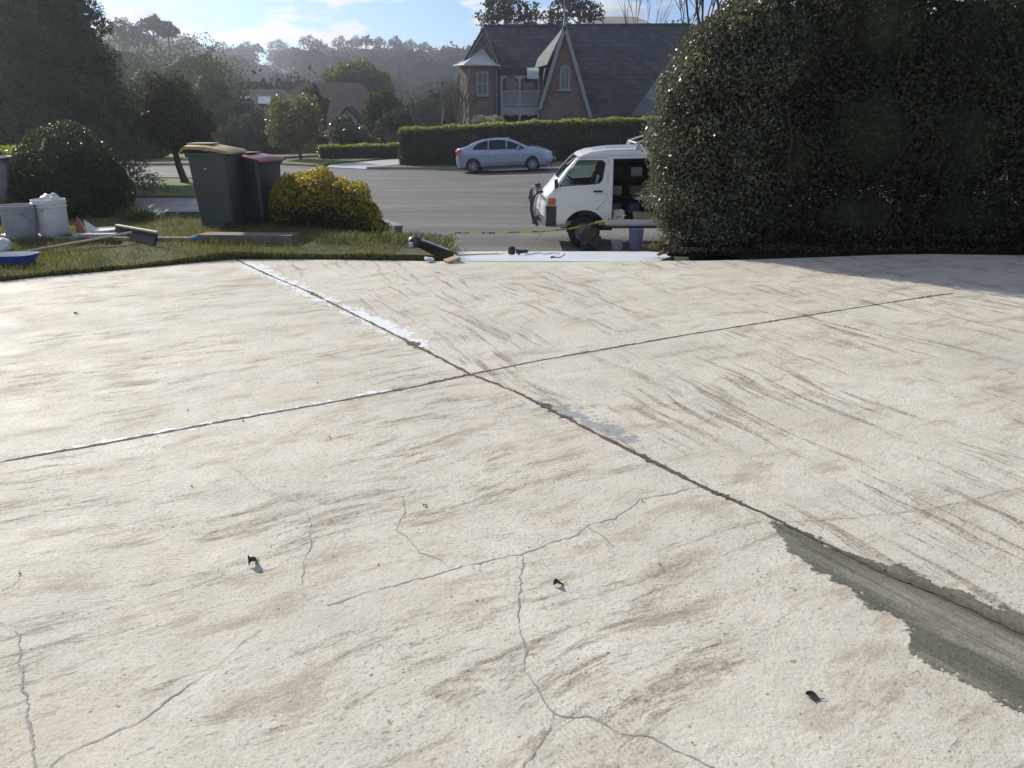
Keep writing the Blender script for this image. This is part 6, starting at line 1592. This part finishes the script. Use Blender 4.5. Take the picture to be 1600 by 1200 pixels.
def tape(pts, wd, label):
    P_ = [Vector(p) for p in pts]; V = []; F = []; ln = []; s_ = 0; fine = []
    for a, b in zip(P_[:-1], P_[1:]):
        k_ = max(2, int((b - a).length / .05)); fine += [a.lerp(b, i / k_) for i in range(k_)]
    fine.append(P_[-1])
    for i, p in enumerate(fine):
        if i: s_ += (p - fine[i - 1]).length
        d_ = (fine[min(i + 1, len(fine) - 1)] - fine[max(i - 1, 0)]).normalized(); tw = .5 * math.sin(s_ * 2.0) ; u_ = Vector((0, math.sin(tw), math.cos(tw)))
        V += [p + u_ * wd / 2, p - u_ * wd / 2]; ln += [s_, s_]
        if i: F.append((2 * i - 2, 2 * i - 1, 2 * i + 1, 2 * i))
    o = MB().add(V, F).build('barrier_tape', TAPE); at_ = o.data.attributes.new('len', 'FLOAT', 'POINT'); at_.data.foreach_set('value', ln)
    return tag(o, label, 'tape')
A_ = D(655, 382, 14.2); B_ = D(709, 364, pz - .03); C_ = D(845, 362, 15.9)
tape([A_, A_.lerp(B_, .5) - Vector((0, 0, .03)), B_], .035, 'sagging yellow and black tape from the rubbish heap up to the timber stake')
t1 = [B_ + Vector((.03, 0, 0)), B_.lerp(C_, .5) - Vector((0, 0, .012)), C_, D(887, 358, 16.2), D(914, 352, 16.28), D(950, 343, 16.30), D(978, 336, 16.35)]
tape(t1, .034, 'long yellow and black barrier tape running from the timber stake past the van wheel')
# extension lead and power tool on the ramp
def rpt(u, v, up=.012):
    p = D(u, v, 12)
    for y in [8.6 + i * .02 for i in range(340)]:
        q = D(u, v, y)
        if q.z < ramp_h(q.x, y) + up: return q
    return D(u, v, 15.2)
CORD = simple('orange_cord', (.45, .30, .12), .6); CORDB = simple('dark_cord', (.05, .05, .05), .6)
tl = rpt(806, 398)
o = MB().tube([D(846, 364, 15.8), D(838, 374, 15.6), D(828, 385, 15.3)] + [rpt(820, 393), tl + Vector((.10, 0, .04))], .009, 6).build('power_lead', CORD, None, True); tag(o, 'tan power lead dropping from the tape to the black tool on the ramp', 'cord')
o = MB().tube([rpt(716, 398.5), rpt(730, 398), rpt(755, 397), rpt(780, 396.6), tl + Vector((-.1, 0, .04))], .009, 6).build('power_lead', CORD, None, True); tag(o, 'tan power lead lying across the pale ramp, left of the black tool', 'cord')
o = MB().tube([tl + Vector((.15, 0, .04)), rpt(826, 397.5), rpt(842, 395), rpt(852, 397), rpt(864, 395.2), rpt(874, 396.5)], .006, 6).build('power_lead', CORDB, None, True); tag(o, 'thin dark wriggling lead on the ramp, right of the black tool', 'cord')
tool = empty('power_tool', tl, 0, 'black power tool with its plug lying on the pale ramp', 'tool')
MB().lathe([(.001, -.05), (.05, -.05), (.062, -.02), (.062, .03), (.045, .05), (.001, .055)], (-.06, 0, .062), 18, 'x', False).build('motor', DARK, tool, True)
MB().tube([(.0, 0, .05), (.08, 0, .045), (.15, .0, .055), (.18, 0, .05)], [.035, .03, .022, .012], 10).build('grip', DARK, tool, True)
MB().tube([(.03, -.02, .03), (.05, -.05, .012)], .014, 6).build('trigger', simple('green_plastic', (.03, .10, .04), .5), tool, True)
q = rpt(872, 404); o = empty('twig', q, 0, 'dark curled twig with a leaf on the pale ramp below the van wheel', 'twig')
MB().tube([(-.09, 0, .02), (-.04, .01, .015), (.02, 0, .012), (.07, .04, .03), (.08, .06, .05)], .006, 5).build('stem', DARK, o, True); MB().add([(-.10, -.02, .005), (-.04, -.03, .02), (-.01, .0, .012), (-.06, .02, .03)], [(0, 1, 2, 3)]).build('leaf', BARK, o)
# rubbish on the garden corner
def vp(u, v, up=.0):
    for y in [8.7 + i * .02 for i in range(340)]:
        q = D(u, v, y)
        if q.z < verge_h(q.x, y) + up: return q
    return D(u, v, 13)
q = vp(648, 390); hm = empty('helmet', q + Vector((0, .05, .06)), R(20), 'rounded black helmet shaped object on the rubbish beside the garden wall', 'helmet')
MB().lathe([(.085, -.04), (.085, .02), (.065, .06), (.035, .08), (.001, .085)], n=26, close=False).build('shell', DARK, hm, True); MB().box((-.06, -.07, .0), (.05, .04, .05), Matrix.Rotation(.7, 3, 'Z')).build('buckle', PWHITE, hm)
a, b = vp(660, 389, .03), vp(702, 399.5, .02); a.z += .06; b.z += .02; dd_ = b - a
pk = empty('plank', a.lerp(b, .5), math.atan2(dd_.y, dd_.x), 'dark plank with a pale top edge sloping across the garden corner', 'plank'); rt_ = Matrix.Rotation(-math.atan2(dd_.z, math.hypot(dd_.x, dd_.y)), 3, 'Y')
MB().box((0, 0, 0), (dd_.length, .035, .07), rt_).build('board', DARK, pk); MB().box((0, 0, .042), (dd_.length, .040, .012), rt_).build('top_edge', simple('grey_edge', (.4, .42, .45), .5), pk)
q = vp(687, 406); gx_ = empty('planter_box', q + Vector((0, .1, .0)), 0, 'low green box with a chipped pale rim at the slab edge', 'box')
MB().box((0, 0, .03), (.22, .16, .09)).build('box', simple('faded_green', (.05, .11, .05), .7, var=.3), gx_); MB().box((0, -.075, .082), (.26, .02, .015)).build('rim', PWHITE, gx_); MB().box((0, .075, .082), (.26, .02, .015)).build('rim', PWHITE, gx_)
q = G(706, 406, .03); o = MB().box((0, 0, 0), (.16, .09, .025)).build('timber_offcut', simple('pink_timber', (.42, .30, .22), .8, var=.2), bev=.003); o.location = q + Vector((0, .03, .0)); o.rotation_euler = (.1, -.2, .6); tag(o, 'short pinkish timber offcut at the corner of the pale ramp', 'offcut')
q = G(670, 406, .03); o = MB().box((0, 0, 0), (.09, .06, .03)).build('stone', PWHITE, bev=.008); o.location = q + Vector((0, .05, .0)); o.rotation_euler = (.1, .2, .5); tag(o, 'white stone lump at the slab edge left of the green box', 'stone')
strap_plant(tuple(vp(655, 398)), 130, .16, 'dry grassy tuft in front of the black helmet shaped object', mat=leafmat('dry_blade', [(.09, .08, .04), (.06, .075, .03), (.14, .12, .07)], .3, .5), spread=.30, wd=.012)
strap_plant((1.74, 8.9, .0), 70, .15, 'dry brownish tuft at the foot of the glossy shrub by the ramp', mat=leafmat('brown_blade', [(.13, .095, .05), (.07, .075, .025), (.16, .13, .07)], .35, .5), spread=.2, wd=.014)
DRYB = leafmat('dry_tuft_blade', [(.10, .085, .045), (.07, .08, .03), (.16, .13, .08)], .3, .6, .2)
strap_plant((-1.35, 8.78, -.02), 150, .13, 'ragged dry grass fringe between the white stone and the golden shrub', mat=DRYB, spread=.34, wd=.010)
strap_plant((-.80, 9.3, -.10), 120, .13, 'ragged dry grass fringe between the green box and the dark plank', mat=DRYB, spread=.26, wd=.010)
lo_ = MB().tube([(1.62, 8.74, -.04), (1.70, 8.79, -.01), (1.80, 8.84, .03)], [.018, .024, .012], 8).build('log', simple('dead_wood', (.30, .21, .13), .85, var=.25, scale=8, bump=.5), None, True); tag(lo_, 'short reddish piece of dead wood below the glossy shrub', 'log')

# ------------------------------------------------------------------ leaves and pebbles on the slab
DLEAF = simple('dead_leaf_skin', (.035, .028, .024), .6, var=.4, scale=40, bump=.4, bs=150)
def dead_leaf(u, v, s_, rz, label, curl=.6, group=None):
    o = empty('dead_leaf', G(u, v, .001), rz, label, 'leaf', group)
    V, F = [], []; n = 8
    for i in range(n + 1):
        t_ = i / n; w_ = math.sin(math.pi * min(.98, t_ * .93 + .05)) ** .8 * .42; x = (t_ - .5) * s_
        for j in range(5):
            k = j / 2 - 1; z = s_ * (curl * abs(k) ** 1.5 * .38 * (1.1 - t_) + .12 * curl * math.sin(t_ * 5) + .05); V.append((x * (1 - curl * .12 * abs(k)), k * w_ * s_ * (1 - curl * .25), max(.002, z)))
        if i:
            for j in range(4): F.append((5 * i - 5 + j, 5 * i - 4 + j, 5 * i + 1 + j, 5 * i + j))
    MB().add(V, F).build('blade', DLEAF, o, True); MB().tube([(s_ * .48, 0, s_ * .08), (s_ * .62, .004, s_ * .10), (s_ * .75, .01, s_ * .05)], s_ * .012 + .0006, 5).build('stalk', DLEAF, o, True)
    return o
dead_leaf(396, 880, .050, 1.2, 'curled black dead leaf standing on the lower left of the slab', 1.5)
dead_leaf(873, 914, .040, .3, 'curled dark dead leaf right of the long crack, lower middle of the slab', 1.0)
dead_leaf(1270, 1090, .040, -.5, 'thin dark dead leaf among the grey blots, lower right', .5)
dead_leaf(664, 790, .020, .9, 'tiny dark leaf above the short branching crack', .8)
dead_leaf(120, 491, .04, .3, 'small dark leaf on the upper left of the slab', .8)
PEB = simple('pebble_stone', (.09, .08, .07), .85, var=.5, scale=30)
rd_ = random.Random(3); first = None
for i in range(36):
    if i < 16: f = rd_.random(); k = int(f * (len(J2) - 1)); c = J2[k].lerp(J2[k + 1], rd_.random()) + Vector((rd_.gauss(0, .012), rd_.gauss(0, .012), 0))
    else: u, v = rd_.uniform(0, 1600), rd_.uniform(430, 1190); c = G(u, v)
    r_ = rd_.uniform(.0022, .0055) * (1.3 if i > 60 else 1)
    if first is None:
        first = blob('pebble', (0, 0, .6), (1, .8, .6), PEB, .35, 1.6, n=8, seed=1); o = first
    else: o = first.copy(); col.objects.link(o)
    o.location = (c.x, c.y, .002); o.scale = (r_, r_, r_); o.rotation_euler = (0, 0, rd_.uniform(0, 6)); tag(o, 'tiny dark pebble or crumb lying on the pale slab', 'pebble', 'pebbles and crumbs on the slab')

# ------------------------------------------------------------------ grass blades of the near lawn
n = 105000
X = rng.uniform(-9.5, -1.2, n); Y = rng.uniform(5.3, 10.8, n)
ep = np.array([(p.x, p.y) for p in EDGE[:12]]); ep = np.vstack([[(-14, 3.3), (-9.5, 5.28), (-6.3, 6.52)], ep])
ey = np.interp(X, ep[:, 0], ep[:, 1]); ok = (Y > ey + .03) & ((X < -2.7) | (Y < 9.4)) & (rng.uniform(0, 1, n) < np.clip(1.35 - (Y - 7) * .22, .35, 1)); X, Y = X[ok], Y[ok]
Z = np.array([lawn_h(a, b) for a, b in zip(X, Y)])
# thicker fringe on the cut edge
ne = 9000; XE = rng.uniform(-9.4, -1.2, ne); YE = np.interp(XE, ep[:, 0], ep[:, 1]) + rng.uniform(.0, .07, ne); X = np.concatenate([X, XE]); Y = np.concatenate([Y, YE]); Z = np.concatenate([Z, np.array([lawn_h(a, b) - rng.uniform(0, .07) for a, b in zip(XE, YE)])])
n = len(X); a = rng.uniform(0, 2 * math.pi, n); hh = rng.uniform(.022, .055, n) * (1 + .45 * np.sin(X * 3 + Y * 2) + .35 * np.sin(X * 11 - Y * 7) * np.sin(Y * 13 + X * 4)); ln = rng.uniform(.2, 1.0, n) * hh; w_ = .005
B = np.stack([X, Y, Z], 1); dx, dy = np.cos(a), np.sin(a); side = np.stack([-dy, dx, 0 * dx], 1) * w_ / 2
T = B + np.stack([dx * ln, dy * ln, hh], 1)
V = np.stack([B - side, B + side, T + side * .3, T - side * .3], 1).reshape(-1, 3)
gr = quads_mesh('grass', V, np.arange(4 * n).reshape(-1, 4), leafmat('grass_blade', [(.09, .095, .03), (.13, .135, .045), (.19, .18, .08), (.26, .22, .12)], .35, .6, .2)); tag(gr, kind='stuff')
# rough grass on the garden corner and leaf litter under the thicket
n = 9000; X = rng.uniform(-2.2, -.66, n); Y = rng.uniform(8.7, 15.4, n); ok = X < -.66 - (Y - 8.7) * .06; X, Y = X[ok], Y[ok]; n = len(X)
Z = np.array([verge_h(a_, b_) for a_, b_ in zip(X, Y)]); a = rng.uniform(0, 6.28, n); hh = rng.uniform(.05, .14, n); B = np.stack([X, Y, Z], 1); side = np.stack([-np.sin(a), np.cos(a), 0 * a], 1) * .006; T = B + np.stack([np.cos(a) * hh * .7, np.sin(a) * hh * .7, hh], 1)
V = np.stack([B - side, B + side, T + side * .3, T - side * .3], 1).reshape(-1, 3)
gr = quads_mesh('grass', V, np.arange(4 * n).reshape(-1, 4), leafmat('rough_blade', [(.05, .075, .02), (.08, .10, .03), (.12, .12, .05)], .3, .5, .3)); tag(gr, kind='stuff')
n = 11000; X = 1.68 + 7.3 * rng.uniform(0, 1, n) ** 1.5; Y = rng.uniform(8.45, 10.4, n); ey = np.interp(X, [p.x for p in EDGE[17:]] + [7.5, 10], [p.y for p in EDGE[17:]] + [8.3, 7.6]); ok = Y > ey + .04 * rng.uniform(-.6, 1, n); X, Y = X[ok], Y[ok]; n = len(X)
P = np.stack([X, Y, .03 + rng.uniform(0, .03, n) - .14 * np.maximum(0, Y - 8.62) * (1 - np.clip((X - 2.3) / .8, 0, 1))], 1); V, F = leaf_quads(P, np.tile([0, 0, 1.], (n, 1)), .045, .5, .35)
gr = quads_mesh('leaf_litter', V, F, leafmat('litter', [(.05, .035, .02), (.09, .065, .04), (.03, .03, .018)], .05, .7, .2)); tag(gr, kind='stuff')

# ------------------------------------------------------------------ the air
hz, n, out = newmat('haze_air'); n.nodes.remove(out); out = n.nodes.new('ShaderNodeOutputMaterial')
pv = n.nodes.new('ShaderNodeVolumePrincipled'); pv.inputs['Color'].default_value = (.88, .93, 1.0, 1); pv.inputs['Density'].default_value = HAZE; pv.inputs['Anisotropy'].default_value = .75
n.links.new(pv.outputs[0], out.inputs['Volume'])
o = MB().box((0, 305, 23), (1420, 762, 60)).build('haze', hz); tag(o, kind='stuff')
